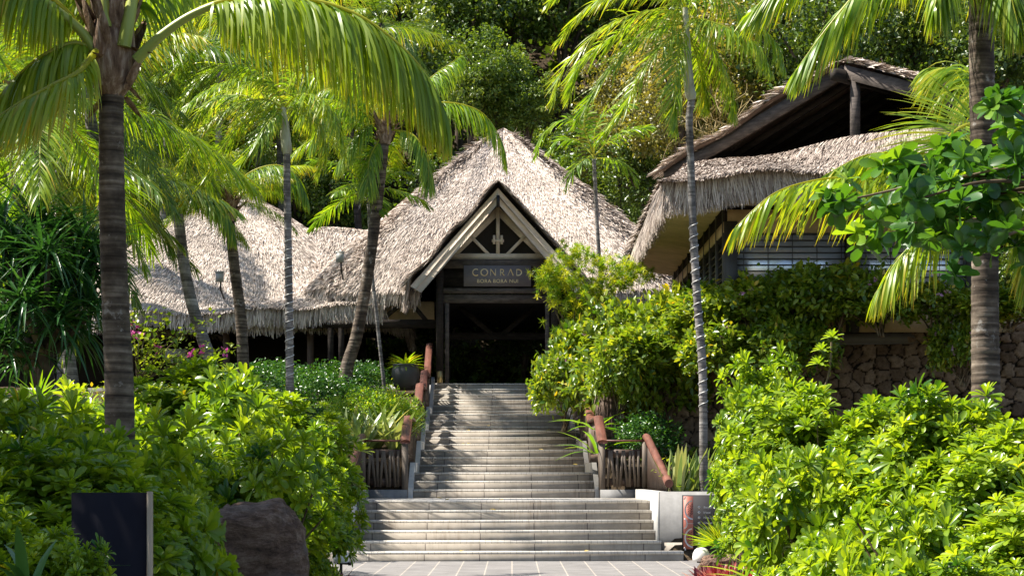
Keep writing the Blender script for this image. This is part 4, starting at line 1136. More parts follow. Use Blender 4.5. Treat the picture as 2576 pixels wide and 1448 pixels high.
wind_palm('slim grey palm right of the steps, white cord round its trunk, crown blown leftwards', (1770, 1040), (1724, 20), 31.7, (1740, 160, 92),
    [[(1725, 60, 0), (1700, 30, 0), (1620, 30, -.2), (1520, 70, -.4), (1420, 170, -.5), (1390, 260, -.5)],
     [(1725, 40, 0), (1690, -20, .2), (1600, -40, .3), (1490, 10, .3), (1400, 110, .3)],
     [(1725, 20, 0), (1690, -50, -.3), (1600, -90, -.5), (1480, -80, -.6), (1380, 10, -.6)],
     [(1723, 60, 0), (1660, 70, -.3), (1580, 120, -.5), (1500, 220, -.7), (1450, 310, -.7)],
     [(1723, 60, 0), (1660, 50, .4), (1560, 80, .6), (1460, 160, .7), (1430, 250, .8)],
     [(1723, 70, 0), (1680, 100, -.5), (1620, 170, -.8), (1570, 270, -1), (1510, 350, -1)],
     [(1725, 40, 0), (1745, 0, 0), (1800, -10, .1), (1880, 30, .2), (1950, 110, .2), (1975, 170, .2)],
     [(1726, 60, 0), (1765, 50, -.3), (1830, 70, -.5), (1900, 110, -.6), (1940, 180, -.6)],
     [(1726, 65, 0), (1765, 90, .4), (1810, 150, .6), (1840, 230, .7), (1850, 290, .7)],
     [(1724, 20, 0), (1722, -60, .2), (1735, -120, .3), (1770, -160, .4)],
     [(1723, 70, 0), (1708, 130, -.5), (1698, 220, -.9), (1700, 330, -1.0)],
     [(1726, 70, 0), (1748, 130, .5), (1765, 200, .8), (1780, 270, .9)]],
    trunk_pts=[(1768, 950), (1756, 780), (1745, 600), (1738, 420), (1734, 300)], cord=(560, 1035), r=.074, L=.66, pairs=76)
wind_palm('slim grey palm before the hall, white cord wound round its lower trunk', (731, 985), (712, 270), 34.0, (722, 290, 98),
    [[(712, 270, 0), (680, 200, 0), (600, 160, -.2), (510, 190, -.3), (440, 280, -.3)],
     [(712, 270, 0), (660, 250, -.3), (580, 270, -.5), (500, 340, -.6), (455, 430, -.6)],
     [(712, 265, 0), (680, 170, .3), (600, 110, .4), (500, 110, .5), (420, 190, .5)],
     [(712, 275, 0), (660, 280, .4), (590, 330, .6), (550, 400, .6), (500, 470, .6)],
     [(712, 275, 0), (680, 300, -.5), (640, 360, -.8), (600, 420, -.9)],
     [(715, 265, 0), (740, 190, 0), (800, 160, .1), (860, 200, .2), (890, 270, .2)],
     [(716, 270, 0), (750, 240, -.3), (810, 250, -.4), (850, 310, -.5), (870, 390, -.5)],
     [(716, 275, 0), (750, 270, .4), (800, 300, .6), (820, 370, .6), (800, 450, .6)],
     [(713, 260, 0), (710, 180, .2), (690, 110, .5), (640, 80, .6)],
     [(712, 275, 0), (670, 270, 0), (610, 240, .8), (540, 250, 1.0), (480, 310, 1.1)]],
    trunk_pts=[(728, 850), (726, 700), (724, 560), (722, 470)], cord=(600, 960), r=.076, L=.66, pairs=70, cordn=16)

# ---- small fan-crowned palm right of the main roof
sp_ = thing('slender_palm', 'thin dark stemmed small palm standing before the right side of the entrance roof', 'palm tree', W(1520, 1080, 47) * [1, 1, 0] + [0, 0, 4])
trunk_mesh([W(1522, 960, 47), W(1514, 760, 47), W(1502, 560, 47), W(1494, 400, 47)], .062, .05, M['trunk_grey'], sp_, .1, sides=10)
for pt in ([(1494, 390, 0), (1465, 320, -.2), (1420, 300, -.3), (1365, 340, -.4), (1345, 395, -.4)], [(1494, 395, 0), (1460, 360, .3), (1415, 350, .4), (1380, 380, .4)],
           [(1494, 388, 0), (1500, 320, 0), (1540, 270, .1), (1592, 262, .2)], [(1496, 392, 0), (1540, 345, -.2), (1590, 325, -.3), (1635, 318, -.3)],
           [(1496, 398, 0), (1540, 400, .2), (1580, 420, .3), (1600, 460, .3)], [(1494, 395, 0), (1470, 400, -.3), (1440, 430, -.5), (1425, 470, -.5)], [(1494, 390, 0), (1470, 320, .5), (1475, 260, .6)]):
    m_ = MB(); frond_mesh(m_, [W(a, b, 47 + c) for a, b, c in pt], .62, 26, start=.15, droop=.35, wd=.034, segs=3, base=.32, tip=.15, lift=.1, amax=60, amin=28, stalk=.016); m_.build('frond', M['coco'], sp_)
sp2 = thing('slender_palm', 'very thin pale stemmed palm leaning beside the tall curved palm left of the entrance', 'palm tree', W(968, 990, 45.5) * [1, 1, 0] + [0, 0, 3])
trunk_mesh([W(970, 1000, 45.5), W(962, 930, 45.5), W(948, 800, 45.5), W(934, 660, 45.5), W(928, 540, 45.5), W(925, 480, 45.5)], .05, .038, M['trunk_grey'], sp2, .1, sides=10)
add_fronds(sp2, W(925, 478, 45.5), 'small', ring_specs(11, (75, 55, 35, 15, -5)), .9)

# ---- coconut palms before the hall
def coco(label, pts, d, crown, specs, r0=.15, r1=.11, kind='coco', sc=1.0, mat='trunk', customs=(), boot=True, gz=None):
    b3 = W(pts[0][0], pts[0][1], d); gz = ground_z(b3[0], d) if gz is None else gz
    o = thing('coconut_palm', label, 'palm tree', [b3[0], d, gz])
    P = [W(x, y, d) for x, y in pts]
    if P[0][2] > gz: P = [np.array([P[0][0] + (P[0][0] - P[1][0]) * .3, d, gz - .1])] + P
    trunk_mesh(P, r0, r1, M[mat], o, .09, sides=12, amp=.05)
    c = W(crown[0], crown[1], d)
    if boot: boots(o, c, r1 * 1.3, .55, 30, .42, .10)
    add_fronds(o, c + [0, 0, .15], kind, specs, sc)
    for pt in customs:
        m_ = MB(); frond_mesh(m_, [W(a, b, d + k) for a, b, k in pt], .95, 84, start=.15, droop=1.5, wd=.018, segs=4, base=.35, tip=.3, lift=0, stalk=.026, wind=(-.1, 0, 0)); m_.build('frond', M['coco'], o)
    return o
coco('curved coconut palm leaning right, its trunk crossing the left slope of the entrance roof', [(872, 930), (898, 840), (925, 690), (948, 520), (962, 400), (968, 345)], 44.5, (968, 335),
     [(180, 15), (150, 35), (100, 50), (60, 55), (120, 75), (200, 35), (90, 15)], .17, .12, sc=.6,
     customs=[[(975, 315, 0), (1040, 268, -.2), (1130, 258, -.4), (1210, 282, -.5), (1258, 345, -.5), (1275, 410, -.5)],
              [(955, 310, 0), (915, 320, -.2), (880, 360, -.3), (848, 415, -.4)],
              [(978, 325, 0), (1040, 340, -.4), (1075, 400, -.6), (1078, 470, -.7)],
              [(972, 300, 0), (1030, 240, .3), (1090, 190, .4), (1160, 140, .5)],
              [(960, 340, 0), (930, 400, -.4), (925, 470, -.5)],
              [(955, 310, 0), (890, 230, 0), (810, 230, .1), (750, 300, .1)], [(958, 305, 0), (910, 200, .4), (830, 170, .7), (760, 210, .9)], [(955, 315, 0), (890, 270, -.5), (820, 290, -.8), (780, 370, -.9)], [(960, 300, 0), (930, 200, -.4), (870, 140, -.8), (800, 150, -1.0)]])
coco('coconut palm with spiky brown leaf bases in front of the thatched hall', [(612, 925), (606, 800), (592, 690), (582, 600), (577, 548)], 40.5, (574, 530),
     [(0, 55), (180, 55), (90, 55), (270, 75), (40, 35), (140, 35), (220, 55), (320, 35), (195, 15), (345, 15), (250, 55)], .14, .11, sc=.5,
     customs=[[(580, 500, 0), (620, 440, -.2), (690, 415, -.3), (745, 440, -.4), (775, 500, -.4)], [(570, 500, 0), (530, 450, -.2), (480, 460, -.3), (450, 520, -.3)]])
coco('leaning dark coconut palm left of the floodlight, before the thatched hall', [(532, 930), (510, 850), (482, 760), (462, 660), (452, 575), (448, 540)], 39.0, (446, 525),
     [(0, 35), (180, 35), (90, 55), (270, 35), (40, 15), (140, 15), (220, 35), (345, 55), (60, 75)], .15, .11, sc=.52, mat='trunk_grey', boot=False,
     customs=[[(440, 520, 0), (380, 500, -.2), (300, 530, -.3), (220, 590, -.4), (160, 640, -.4)], [(450, 520, 0), (500, 480, -.3), (560, 520, -.4), (590, 590, -.5)]])
coco('dark mottled palm trunk at far left rising above the pandanus', [(118, 900), (112, 700), (106, 520), (100, 380), (95, 300)], 25.0, (92, 285),
     [(a, e) for a, e in ring_specs(15, (75, 55, 35, 15, -5, -30))], .085, .075, sc=.8, mat='trunk_dark')

# ---- right foreground palm
D1 = 18.0
rp = thing('coconut_palm', 'coconut palm at right with shaded upper trunk, in front of the raised pavilion', 'palm tree', W(2480, 1190, D1) * [1, 1, 0])
trunk_mesh([W(2484, 1400, D1) * [1, 1, 0], W(2480, 990, D1), W(2478, 800, D1), W(2478, 600, D1), W(2474, 400, D1), W(2470, 200, D1), W(2468, -20, D1), W(2466, -140, D1)], .145, .118, M['trunk'], rp, .10, sides=20, amp=.06, flare=1.1)
def rfrond(pts, L, pairs, **k):
    m_ = MB(); dd = k.pop('d', D1); mt = k.pop('mat', 'coco')
    frond_mesh(m_, [W(a, b, dd + c) for a, b, c in pts], L, pairs, curve_n=60, **k); m_.build('frond', M[mt], rp)
boots(rp, W(2466, -150, D1), .17, .6, 30, .45, .11)
for pt, kw in (([(2460, -150, 0), (2340, -140, -.2), (2200, -60, -.4), (2090, 60, -.5), (2000, 180, -.5)], dict(droop=1.9, wind=(-.4, 0, 0))),
               ([(2460, -150, 0), (2300, -230, .2), (2120, -190, .4), (1980, -60, .5), (1890, 30, .5)], dict(droop=1.3, wind=(-.4, 0, 0))),
               ([(2460, -150, 0), (2420, -150, -.8), (2380, -90, -1.4), (2350, 20, -1.7)], dict(droop=1.8)),
               ([(2466, -150, 0), (2500, -140, -.7), (2530, -60, -1.2), (2560, 60, -1.4)], dict(droop=1.8)),
               ([(2466, -150, 0), (2480, -160, .8), (2500, -90, 1.5), (2510, 30, 1.9)], dict(droop=1.8)),
               ([(2460, -150, 0), (2400, -190, -.2), (2320, -160, -.6), (2290, -60, -.8)], dict(droop=1.8))):
    rfrond(pt, .8, 125, start=.12, wd=.017, segs=5, base=.42, tip=.35, lift=0, stalk=.034, amax=50, amin=15, **kw)
# low palm behind the right trunk, its fronds fanning left
lp = thing('coconut_palm', 'low coconut palm behind the right trunk with bright fronds fanning across the thatched eave', 'palm tree', W(2520, 1190, 21) * [1, 1, 0])
trunk_mesh([W(2600, 1300, 21) * [1, 1, 0], W(2620, 900, 21), W(2610, 600, 21), W(2560, 400, 21)], .14, .12, M['trunk_dark'], lp, .1)
boots(lp, W(2556, 390, 21), .16, .5, 24, .4, .1)
for pt, L_, kw in (([(2540, 350, 0), (2445, 312, -.6), (2370, 360, -1.2), (2320, 450, -1.5)], 1.0, dict(droop=.25, amax=75, amin=25, upref=(-.3, -1, .4), lift=.05)),
               ([(2540, 380, 0), (2440, 400, -.5), (2300, 385, -.9), (2180, 390, -1.2), (2075, 440, -1.3)], .9, dict(droop=1.6, wind=(-.5, 0, 0))),
               ([(2540, 390, 0), (2420, 440, -.5), (2290, 455, -1), (2120, 445, -1.4), (1960, 480, -1.7), (1850, 570, -1.8)], .9, dict(droop=1.5, wind=(-.3, 0, 0))),
               ([(2545, 380, 0), (2450, 470, -.3), (2350, 560, -.5), (2270, 640, -.6), (2200, 740, -.6)], .9, dict(droop=1.4)),
               ([(2560, 380, 0), (2580, 300, -.4), (2640, 280, -.8), (2720, 360, -1)], .9, dict(droop=1.2)),
               ([(2550, 370, 0), (2500, 250, .2), (2430, 180, .4), (2340, 170, .5)], .9, dict(droop=.9)),
               ([(2560, 380, 0), (2590, 460, -.6), (2600, 600, -.9), (2590, 720, -1)], .8, dict(droop=1.0))):
    m_ = MB(); k = dict(start=.12, wd=.016, segs=5, base=.5, tip=.32, lift=0, stalk=.028, curve_n=60, amax=60, amin=20); k.update(kw)
    frond_mesh(m_, [W(a, b, 21 + c) for a, b, c in pt], L_, 105, **k); m_.build('frond', M['coco'], lp)

# ---- background coconut palms, upper left
BG = [(60, 60, 40, 'at the far left edge high up'), (215, 210, 34, 'behind the big trunk, left side'), (430, 120, 62, 'right behind the big trunk, highest'), (400, 300, 64, 'right behind the big trunk, lower'),
      (560, 60, 60, 'above the hall, left of centre'), (700, 90, 64, 'above the hall under the great frond'), (860, 110, 60, 'left of the entrance roof, highest'), (30, 420, 33, 'low at the left edge above the pandanus'),
      (170, 460, 38, 'low behind the dark mottled trunk'), (960, 60, 66, 'upper centre left against the forest'), (640, 250, 64, 'behind the corded palm left of the entrance'),
      (510, 240, 63, 'behind the slim palm crown at left'), (-40, 230, 36, 'cut off by the left edge'), (140, 20, 52, 'top left corner'), (300, 60, 60, 'directly behind the big crown')]
for i, (x, y, d, where) in enumerate(BG):
    c = W(x, y, d); b = c.copy(); b[0] += rng.uniform(-1, 1); b[2] = ground_z(b[0], d)
    o = thing('coconut_palm', 'far coconut palm ' + where, 'palm tree', b, 'coconut palms crowding the upper left background')
    mid = (c + b) / 2 + [rng.uniform(-.3, .3), 0, 0]
    trunk_mesh([b - [0, 0, .2], mid, c], .16, .11, M['trunk_dark' if i % 3 == 0 else 'trunk_grey'], o, .3, sides=8)
    add_fronds(o, c, 'cocofar', ring_specs(14, (75, 55, 35, 15, -5, -30, -55), a0=i * 31), 1.0)

# palm added to shade the top flight, stem hidden behind left corded palm
c = W(722, 205, 47.5); b = W(729, 900, 47.5)
o = thing('coconut_palm', 'added palm behind the left corded palm, its crown shading the top steps', 'palm tree', [b[0], 47.5, ground_z(b[0], 47.5)])
trunk_mesh([[b[0], 47.5, ground_z(b[0], 47.5) - .2], W(726, 650, 47.5), W(722, 400, 47.5), c], .085, .07, M['trunk_grey'], o, .2, sides=8)
add_fronds(o, c, 'coco', ring_specs(17, (75, 55, 35, 15, 15, -5)), .85)

# ================================================================== SHRUBS
def lobes(n, rx, ry, rz, seed, spread=.55):
    r = np.random.default_rng(seed); out = []
    for k in range(n):
        a = r.uniform(0, 6.28); q = spread * math.sqrt(r.uniform(0, 1))
        out.append(((q * rx * math.cos(a), q * ry * math.sin(a), rz * r.uniform(.35, .8)), r.uniform(.38, .6)))
    return out
def shell_points(lb, n, rx, ry, rz, seed, inner=.72, down=-.35):
    r = np.random.default_rng(seed)
    P, Nn = [], []
    per = n // len(lb) + 1
    for (c, s) in lb:
        v = r.normal(0, 1, (per * 2, 3)); v /= np.linalg.norm(v, axis=1)[:, None]
        v = v[v[:, 2] > down][:per]
        q = r.uniform(inner, 1.08, (len(v), 1))
        P.append(np.array(c) + v * q * s * np.array([rx, ry, rz])); Nn.append(v)
    P = np.vstack(P); Nn = np.vstack(Nn)
    # drop points deep inside another lobe
    keep = np.ones(len(P), bool)
    for (c, s) in lb:
        dd = (P - np.array(c)) / (s * np.array([rx, ry, rz])); keep &= (np.linalg.norm(dd, axis=1) > inner * .75)
    keep &= P[:, 2] > .03
    return P[keep], Nn[keep]
NK = [rosette(SPAT, 17, -5, 80, 9, k, (.6, 1.0)) for k in range(3)]
def naupaka_mesh(seed, rx=1.0, ry=1.0, rz=1.0, n=240, leaf=.155, mat='naupaka', temps=NK, nl=9, zmin=0):
    lb = lobes(nl, rx, ry, rz, seed); P, N_ = shell_points(lb, n, rx, ry, rz, seed + 1)
    k = P[:, 2] > zmin + .12 * np.sin(P[:, 0] * 5 + P[:, 1] * 3); P, N_ = P[k], N_[k]
    r = np.random.default_rng(seed + 5)
    hole = np.sin(P[:, 0] * 6.1 + seed) * np.sin(P[:, 1] * 5.3 + 1.3 * seed) + np.sin(P[:, 2] * 7.7 + P[:, 0] * 3 + seed * .7) * .6
    k = hole < .85; P, N_ = P[k], N_[k]
    m_ = MB()
    d_ = N_ * .75 + np.array([0, 0, .65]) + r.normal(0, .25, P.shape); d_ /= np.linalg.norm(d_, axis=1)[:, None]
    for k, (tv, tf, ta) in enumerate(temps):
        s = slice(k, None, len(temps)); dd = d_[s]
        # template axis z -> dd
        a = np.cross(dd, r.normal(0, 1, dd.shape)); a /= np.linalg.norm(a, axis=1)[:, None]; b = np.cross(dd, a)
        Mx = np.stack([a, b, dd], 2)
        va = np.clip(r.normal(.44, .15, len(dd)), .02, .9)
        scatter(m_, tv, tf, Mx, P[s], leaf * r.uniform(.6, 1.25, len(dd)), va, ta, 15)
    fol = m_.build('foliage', M[mat])
    st_ = MB()
    for k in range(14):
        q = P[r.integers(0, len(P))]; mid = q * [.45, .45, .5] + r.normal(0, .05, 3)
        tube(st_, smooth_path([(r.normal(0, .06), r.normal(0, .06), -.1), mid, q], 6), np.linspace(.022, .008, 6), 5, cap=False)
    stm = st_.build('stems', M['stem'])
    a, b = fol.data, stm.data
    bpy.data.objects.remove(fol); bpy.data.objects.remove(stm)
    return a, b
PROTO = {}
class TZ(dict):
    def __missing__(s, key):
        me = PROTO[key][0]; co = np.empty(len(me.vertices) * 3); me.vertices.foreach_get('co', co); s[key] = float(np.percentile(co[2::3], 99.7)); return s[key]
TOPZ = TZ()
def bush(name, label, key, p, sc, cat='shrub', group=None, rz=None, var=None):
    a, b = PROTO[key]
    o = thing(name, label, cat, p, group, R(rng.uniform(0, 360)) if rz is None else rz)
    o.scale = sc if hasattr(sc, '__len__') else (sc, sc, sc)
    for nm, me in (('foliage', a), ('stems', b)):
        c = bpy.data.objects.new(nm, me); COL.objects.link(c); c.parent = o
    return o
for k in range(4): PROTO['nk%d' % k] = naupaka_mesh(11 + k * 7, n=500, leaf=.155)
for k in range(2): PROTO['nkr%d' % k] = naupaka_mesh(61 + k * 7, n=760, leaf=.155, zmin=.62); PROTO['nkt%d' % k] = naupaka_mesh(83 + k * 7, n=1300, leaf=.185, rz=2.1, zmin=1.25, nl=11); PROTO['nkc%d' % k] = naupaka_mesh(93 + k * 7, n=1300, leaf=.185, rz=2.1, nl=11)
def leafy_mesh(seed, n, leaf, mat, tmpl=OVATE, clump=14, rx=1, ry=1, rz=1, nl=10, spread=.075, flowers=None, nfl=0, inner=.7, vmean=.5, vsd=.17):
    lb = lobes(nl, rx, ry, rz, seed); P, N_ = shell_points(lb, n // clump, rx, ry, rz, seed + 1, inner=inner)
    r = np.random.default_rng(seed + 3)
    P2 = np.repeat(P, clump, 0) + r.normal(0, spread, (len(P) * clump, 3)); N2 = np.repeat(N_, clump, 0)
    d_ = N2 * .6 + r.normal(0, .6, P2.shape) + [0, 0, .1]
    up = N2 * .4 + r.normal(0, .45, P2.shape) + [0, 0, .7]
    m_ = MB(); va = np.clip(np.repeat(r.normal(vmean, vsd * .6, len(P)), clump) + r.normal(0, vsd, len(P2)), 0, 1)
    scatter(m_, tmpl[0], tmpl[1], frames(d_, up), P2, leaf * r.uniform(.7, 1.25, len(P2)), va)
    fol = m_.build('foliage', M[mat]); st_ = MB()
    for k in range(12):
        q = P[r.integers(0, len(P))]; mid = q * [.4, .4, .5] + r.normal(0, .04, 3)
        tube(st_, smooth_path([(r.normal(0, .05), r.normal(0, .05), -.1), mid, q], 6), np.linspace(.02, .006, 6), 5, cap=False)
    stm = st_.build('stems', M['stem'])
    a, b = fol.data, stm.data; bpy.data.objects.remove(fol); bpy.data.objects.remove(stm)
    out = (a, b)
    if nfl:
        FLOW[seed] = P[r.choice(len(P), nfl, replace=False)] * 1.03
    return out
FLOW = {}
FM = {}
def flower_mesh(mt):
    if mt not in FM:
        f_ = MB(); n_ = 9; q = rng.normal(0, .022, (n_, 3)); scatter(f_, OVATE_S[0] * [1.7, 1, 1], OVATE_S[1], frames(rng.normal(0, 1, q.shape)), q, .055, rng.uniform(0, 1, n_))
        o = f_.build('flower', M[mt]); FM[mt] = o.data; bpy.data.objects.remove(o)
    return FM[mt]
PROTO['sh0'] = leafy_mesh(101, 4600, .135, 'shrub'); PROTO['sh1'] = leafy_mesh(113, 4600, .135, 'shrub'); PROTO['sh2'] = leafy_mesh(127, 5200, .14, 'shrub', flowers='pink', nfl=12, vmean=.52)
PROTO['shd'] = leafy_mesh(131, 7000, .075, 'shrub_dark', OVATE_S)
PROTO['bright'] = leafy_mesh(137, 9000, .06, 'yellow', OVATE_S, vmean=.5)
def flowerize(o, seed, mat=None):
    for q in FLOW[seed]:
        c = bpy.data.objects.new('flower', flower_mesh('pink')); COL.objects.link(c); c.parent = o; c.location = tuple(q); c.rotation_euler = tuple(rng.uniform(0, 6, 3)); s = [1 / k for k in o.scale]; c.scale = s

def put(key, name, label, x, ytop, d, w, cat='shrub', group=None, gz=None, hmin=None, ry=1.0, flow=None):
    if key[:2] == 'nk': ytop += 12
    """bush whose top is seen at (x, ytop) and whose half width is w metres"""
    t = W(x, ytop, d); g = ground_z(t[0], d) if gz is None else gz
    h = max(t[2] - g, .4) * 1.2 / TOPZ[key]
    if key[:2] == 'nk' and h > 2.0 * w:
        key = ('nkt' if key[2] == 'r' else 'nkc') + str(int(key[-1]) % 2); h = max(t[2] - g, .4) * 1.2 / TOPZ[key]
    o = bush(name, label, key, (t[0], d, g - .05), (w, w * ry, h / 1.2), cat, group)
    if flow: flowerize(o, flow)
    return o
GL = 'glossy green beach shrubs left of the steps'; GR = 'glossy green beach shrubs right of the steps'
LEFTS = [ # x, ytop, d, w, where
 (20, 1010, 12.0, 1.0, 'lowest at the far left edge in shade'), (190, 1090, 11.2, .8, 'behind the top of the slate board'), (360, 1020, 12.8, .95, 'below the big palm trunk'), (365, 1070, 14.2, .6, 'in deep shade above the boulder'),
 (640, 1060, 16.5, .9, 'right behind the boulder'), (60, 965, 17.5, 1.6, 'sunlit at the left edge below the pandanus'), (200, 955, 20, 1.5, 'sunlit left of the big trunk'), (420, 915, 21, 1.4, 'sunlit just right of the big trunk'),
 (500, 890, 24, 1.3, 'topmost, below the leaning palm'), (620, 930, 24.5, 1.3, 'sunlit below the palm with brown leaf bases'), (720, 975, 23.5, .95, 'sunlit at the foot of the left corded palm'), (755, 1050, 20.5, .6, 'at the right end above the left balustrade'),
 (768, 1130, 20.0, .5, 'overhanging the left balustrade'), (745, 1270, 19.6, .34, 'low beside the left wing wall'), (680, 1140, 18.6, .7, 'filling behind the boulder'), (470, 1010, 18.5, 1.2, 'half shaded in the middle'),
 (330, 970, 24.5, 1.4, 'behind the big trunk'), (430, 1320, 13.2, .42, 'between slate board and boulder'), (110, 1300, 9.0, .42, 'dark, in front of the slate board'), (0, 1220, 9.4, .5, 'dark, bottom left corner'), (520, 1370, 14.6, .22, 'small, at the foot of the boulder'), (215, 1335, 8.9, .26, 'dark, covering the lower left of the slate board')]
for i, (x, y, d, w, s) in enumerate(LEFTS):
    raised = i in (3, 4, 12, 14)
    put('nkr%d' % (i % 2) if raised else 'nk%d' % (i % 4), 'beach_shrub', 'glossy green beach shrub ' + s, x, y, d, w, group=GL)
RIGHTS = [
 (1930, 868, 21.5, .62, 'topmost by the corded palm foot'), (1860, 1000, 23, .42, 'leftmost, touching the corded trunk'), (2030, 950, 19.5, .85, 'upper middle'), (2170, 985, 18.5, .8, 'in front of the stone wall'), (2300, 1040, 15.5, .9, 'below the right trunk base, left side'),
 (2410, 950, 13.0, .7, 'shaded top at the foot of the right trunk'), (2560, 1040, 12, .7, 'at the right edge, upper'), (1965, 1050, 20.5, .62, 'left flank above the map board'), (1995, 1130, 17, .66, 'middle of the mass'), (2120, 1100, 16, .95, 'centre right'),
 (2270, 1180, 13.0, .85, 'lower middle'), (2430, 1150, 11.5, .75, 'lower right'), (2580, 1200, 10.5, .65, 'bottom right corner, shaded'), (1950, 1150, 20.5, .55, 'overhanging the direction board'), (2110, 1290, 15.0, .7, 'bottom, behind the strap leaves'), (2350, 1320, 11.0, .6, 'bottom right of centre'),
 (2200, 1350, 12.6, .5, 'bottom middle'), (2500, 1380, 9.6, .45, 'very low at the bottom right')]
for i, (x, y, d, w, s) in enumerate(RIGHTS):
    raised = i in (0, 1, 2, 7, 8, 13)
    put('nkr%d' % (i % 2) if raised else 'nk%d' % (i % 4), 'beach_shrub', 'glossy green beach shrub ' + s, x, y, d, w, group=GR)
# sprig standing above the right mass against the stone wall
o = thing('shrub_sprig', 'lone upright sprig of glossy leaves before the stone wall', 'shrub', W(2060, 1000, 20)); m_ = MB()
tube(m_, smooth_path([W(2060, 1010, 20), W(2085, 940, 20), W(2092, 860, 20)], 8), .012, 5); m_.build('stems', M['stem'], o)
m_ = MB()
for q, s_ in ((W(2095, 848, 20), .15), (W(2068, 880, 20), .14), (W(2060, 915, 20), .16)): m_.add(NK[0][0] * s_ + q, NK[0][1], var=np.clip(NK[0][2] + .5, 0, 1))
m_.build('foliage', M['naupaka'], o)

# flowering climbing shrubs right
GF = 'flowering shrubs spilling over the terrace right of the steps'
FS = [(1620, 810, 38.2, 1.25, 'topping the stone wall left of the corded palm'), (1480, 800, 43, 1.15, 'left, hanging over the steps railing'), (1600, 745, 41.5, 1.2, 'before the side of the raised pavilion'), (1690, 720, 40.2, 1.1, 'behind the right corded palm'), (1420, 880, 42, .85, 'lowest, nearest the entrance'),
      (1560, 850, 39.5, 1.2, 'over the stone wall corner'), (1680, 850, 38.6, 1.05, 'hanging just left of the corded trunk'), (1790, 700, 37.6, 1.1, 'right of the corded palm'), (1900, 690, 37.0, 1.1, 'under the left end of the blinds'), (2010, 660, 36.6, 1.1, 'below the middle of the blinds'),
      (2110, 655, 36.4, 1.1, 'below the right end of the blinds'), (2220, 690, 36.2, 1.0, 'left of the bare gap on the wall'), (1830, 800, 36.8, 1.0, 'hanging down the wall, left'), (1990, 780, 36.3, .95, 'hanging down the wall, middle'), (2350, 700, 35.8, .9, 'left of the right trunk'), (2530, 700, 35.2, 1.2, 'at the right edge'), (2420, 780, 35.6, .7, 'hanging low by the right trunk')]
for i, (x, y, d, w, s) in enumerate(FS):
    gz = 4.3 if d < 38.2 or x > 1700 else 3.4
    hang = 0
    if 'hanging down' in s or 'hanging low' in s: gz = 3.3
    if 'nearest' in s: gz = 2.6
    if 'over the stone' in s or 'hanging just' in s: gz = 2.4
    if 'hanging over the steps' in s: gz = 2.9
    put('sh2' if i % 2 == 0 else 'sh%d' % (i % 4 // 2), 'flowering_shrub', 'green shrub with pale pink flowers ' + s, x, y, d, w, group=GF, gz=gz, flow=127 if i % 2 == 0 else None)
put('sh0', 'flowering_shrub', 'leafy green shrub hanging over the shaggy trunk', 1560, 850, 37.6, .75, group=GF, gz=2.75)
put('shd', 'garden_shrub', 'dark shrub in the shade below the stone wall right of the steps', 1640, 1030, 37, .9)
# dark and bright shrubs left of the stairs
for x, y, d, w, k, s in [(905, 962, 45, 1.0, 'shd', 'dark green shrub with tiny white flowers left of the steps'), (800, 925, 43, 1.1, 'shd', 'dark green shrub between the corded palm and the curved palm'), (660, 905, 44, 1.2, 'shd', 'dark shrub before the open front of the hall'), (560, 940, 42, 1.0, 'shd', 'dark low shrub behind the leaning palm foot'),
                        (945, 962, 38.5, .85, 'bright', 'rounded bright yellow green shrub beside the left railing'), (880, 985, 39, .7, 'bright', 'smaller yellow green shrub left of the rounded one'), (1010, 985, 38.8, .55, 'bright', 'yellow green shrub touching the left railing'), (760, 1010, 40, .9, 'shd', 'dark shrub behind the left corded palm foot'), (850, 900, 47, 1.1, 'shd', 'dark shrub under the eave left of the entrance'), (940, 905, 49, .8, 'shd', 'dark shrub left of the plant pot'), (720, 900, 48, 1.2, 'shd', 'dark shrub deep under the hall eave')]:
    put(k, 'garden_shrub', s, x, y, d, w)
# interior greenery behind the pavilion
for i, (x, y, d, w) in enumerate([(1150, 900, 63, 1.6), (1220, 860, 65, 1.8), (1330, 880, 64, 1.7), (1010, 850, 64, 1.9), (1080, 800, 67, 2.0), (1280, 800, 68, 2.2), (1400, 830, 66, 2.0), (940, 830, 66, 2.0), (860, 850, 65, 1.8)]):
    put('sh0', 'courtyard_shrub', 'shaded shrub seen through the open entrance pavilion', x, y, d, w, group='shaded shrubs beyond the entrance pavilion', gz=3.8)

# yellow-green fine leaved small tree
ft = thing('fine_leaved_tree', 'small yellow green tree with tufted fine leaves half covering the name board', 'tree', [W(1460, 1000, 44)[0], 44, 2.6])
r = np.random.default_rng(5)
tuft = rosette(BLADE, 22, -25, 85, 12, 9, (.6, 1.0))
cen = [(1365, 680, 0), (1400, 650, .2), (1440, 640, 0), (1480, 670, .3), (1530, 665, .2), (1570, 675, .2), (1370, 725, 0), (1420, 710, -.3), (1470, 720, -.3), (1520, 710, 0), (1400, 765, 0), (1450, 760, -.2), (1500, 750, .2), (1350, 700, .2), (1390, 690, .4), (1590, 690, .2), (1545, 700, .4), (1440, 800, .2), (1405, 830, .2)]
P = []
for (x, y, k) in cen:
    c = W(x + 22, y, 44 + k); P.append(c + r.normal(0, 1, (42, 3)) * [.17, .24, .14])
P = np.vstack(P); d_ = r.normal(0, .5, P.shape) + [0, -.1, .9]; d_ /= np.linalg.norm(d_, axis=1)[:, None]
a = np.cross(d_, r.normal(0, 1, d_.shape)); a /= np.linalg.norm(a, axis=1)[:, None]
m_ = MB(); scatter(m_, tuft[0], tuft[1], np.stack([a, np.cross(d_, a), d_], 2), P, .15 * r.uniform(.8, 1.2, len(P)), np.clip(r.normal(.58, .2, len(P)), 0, 1), tuft[2])
m_.build('crown', M['yellow'], ft); m_ = MB()
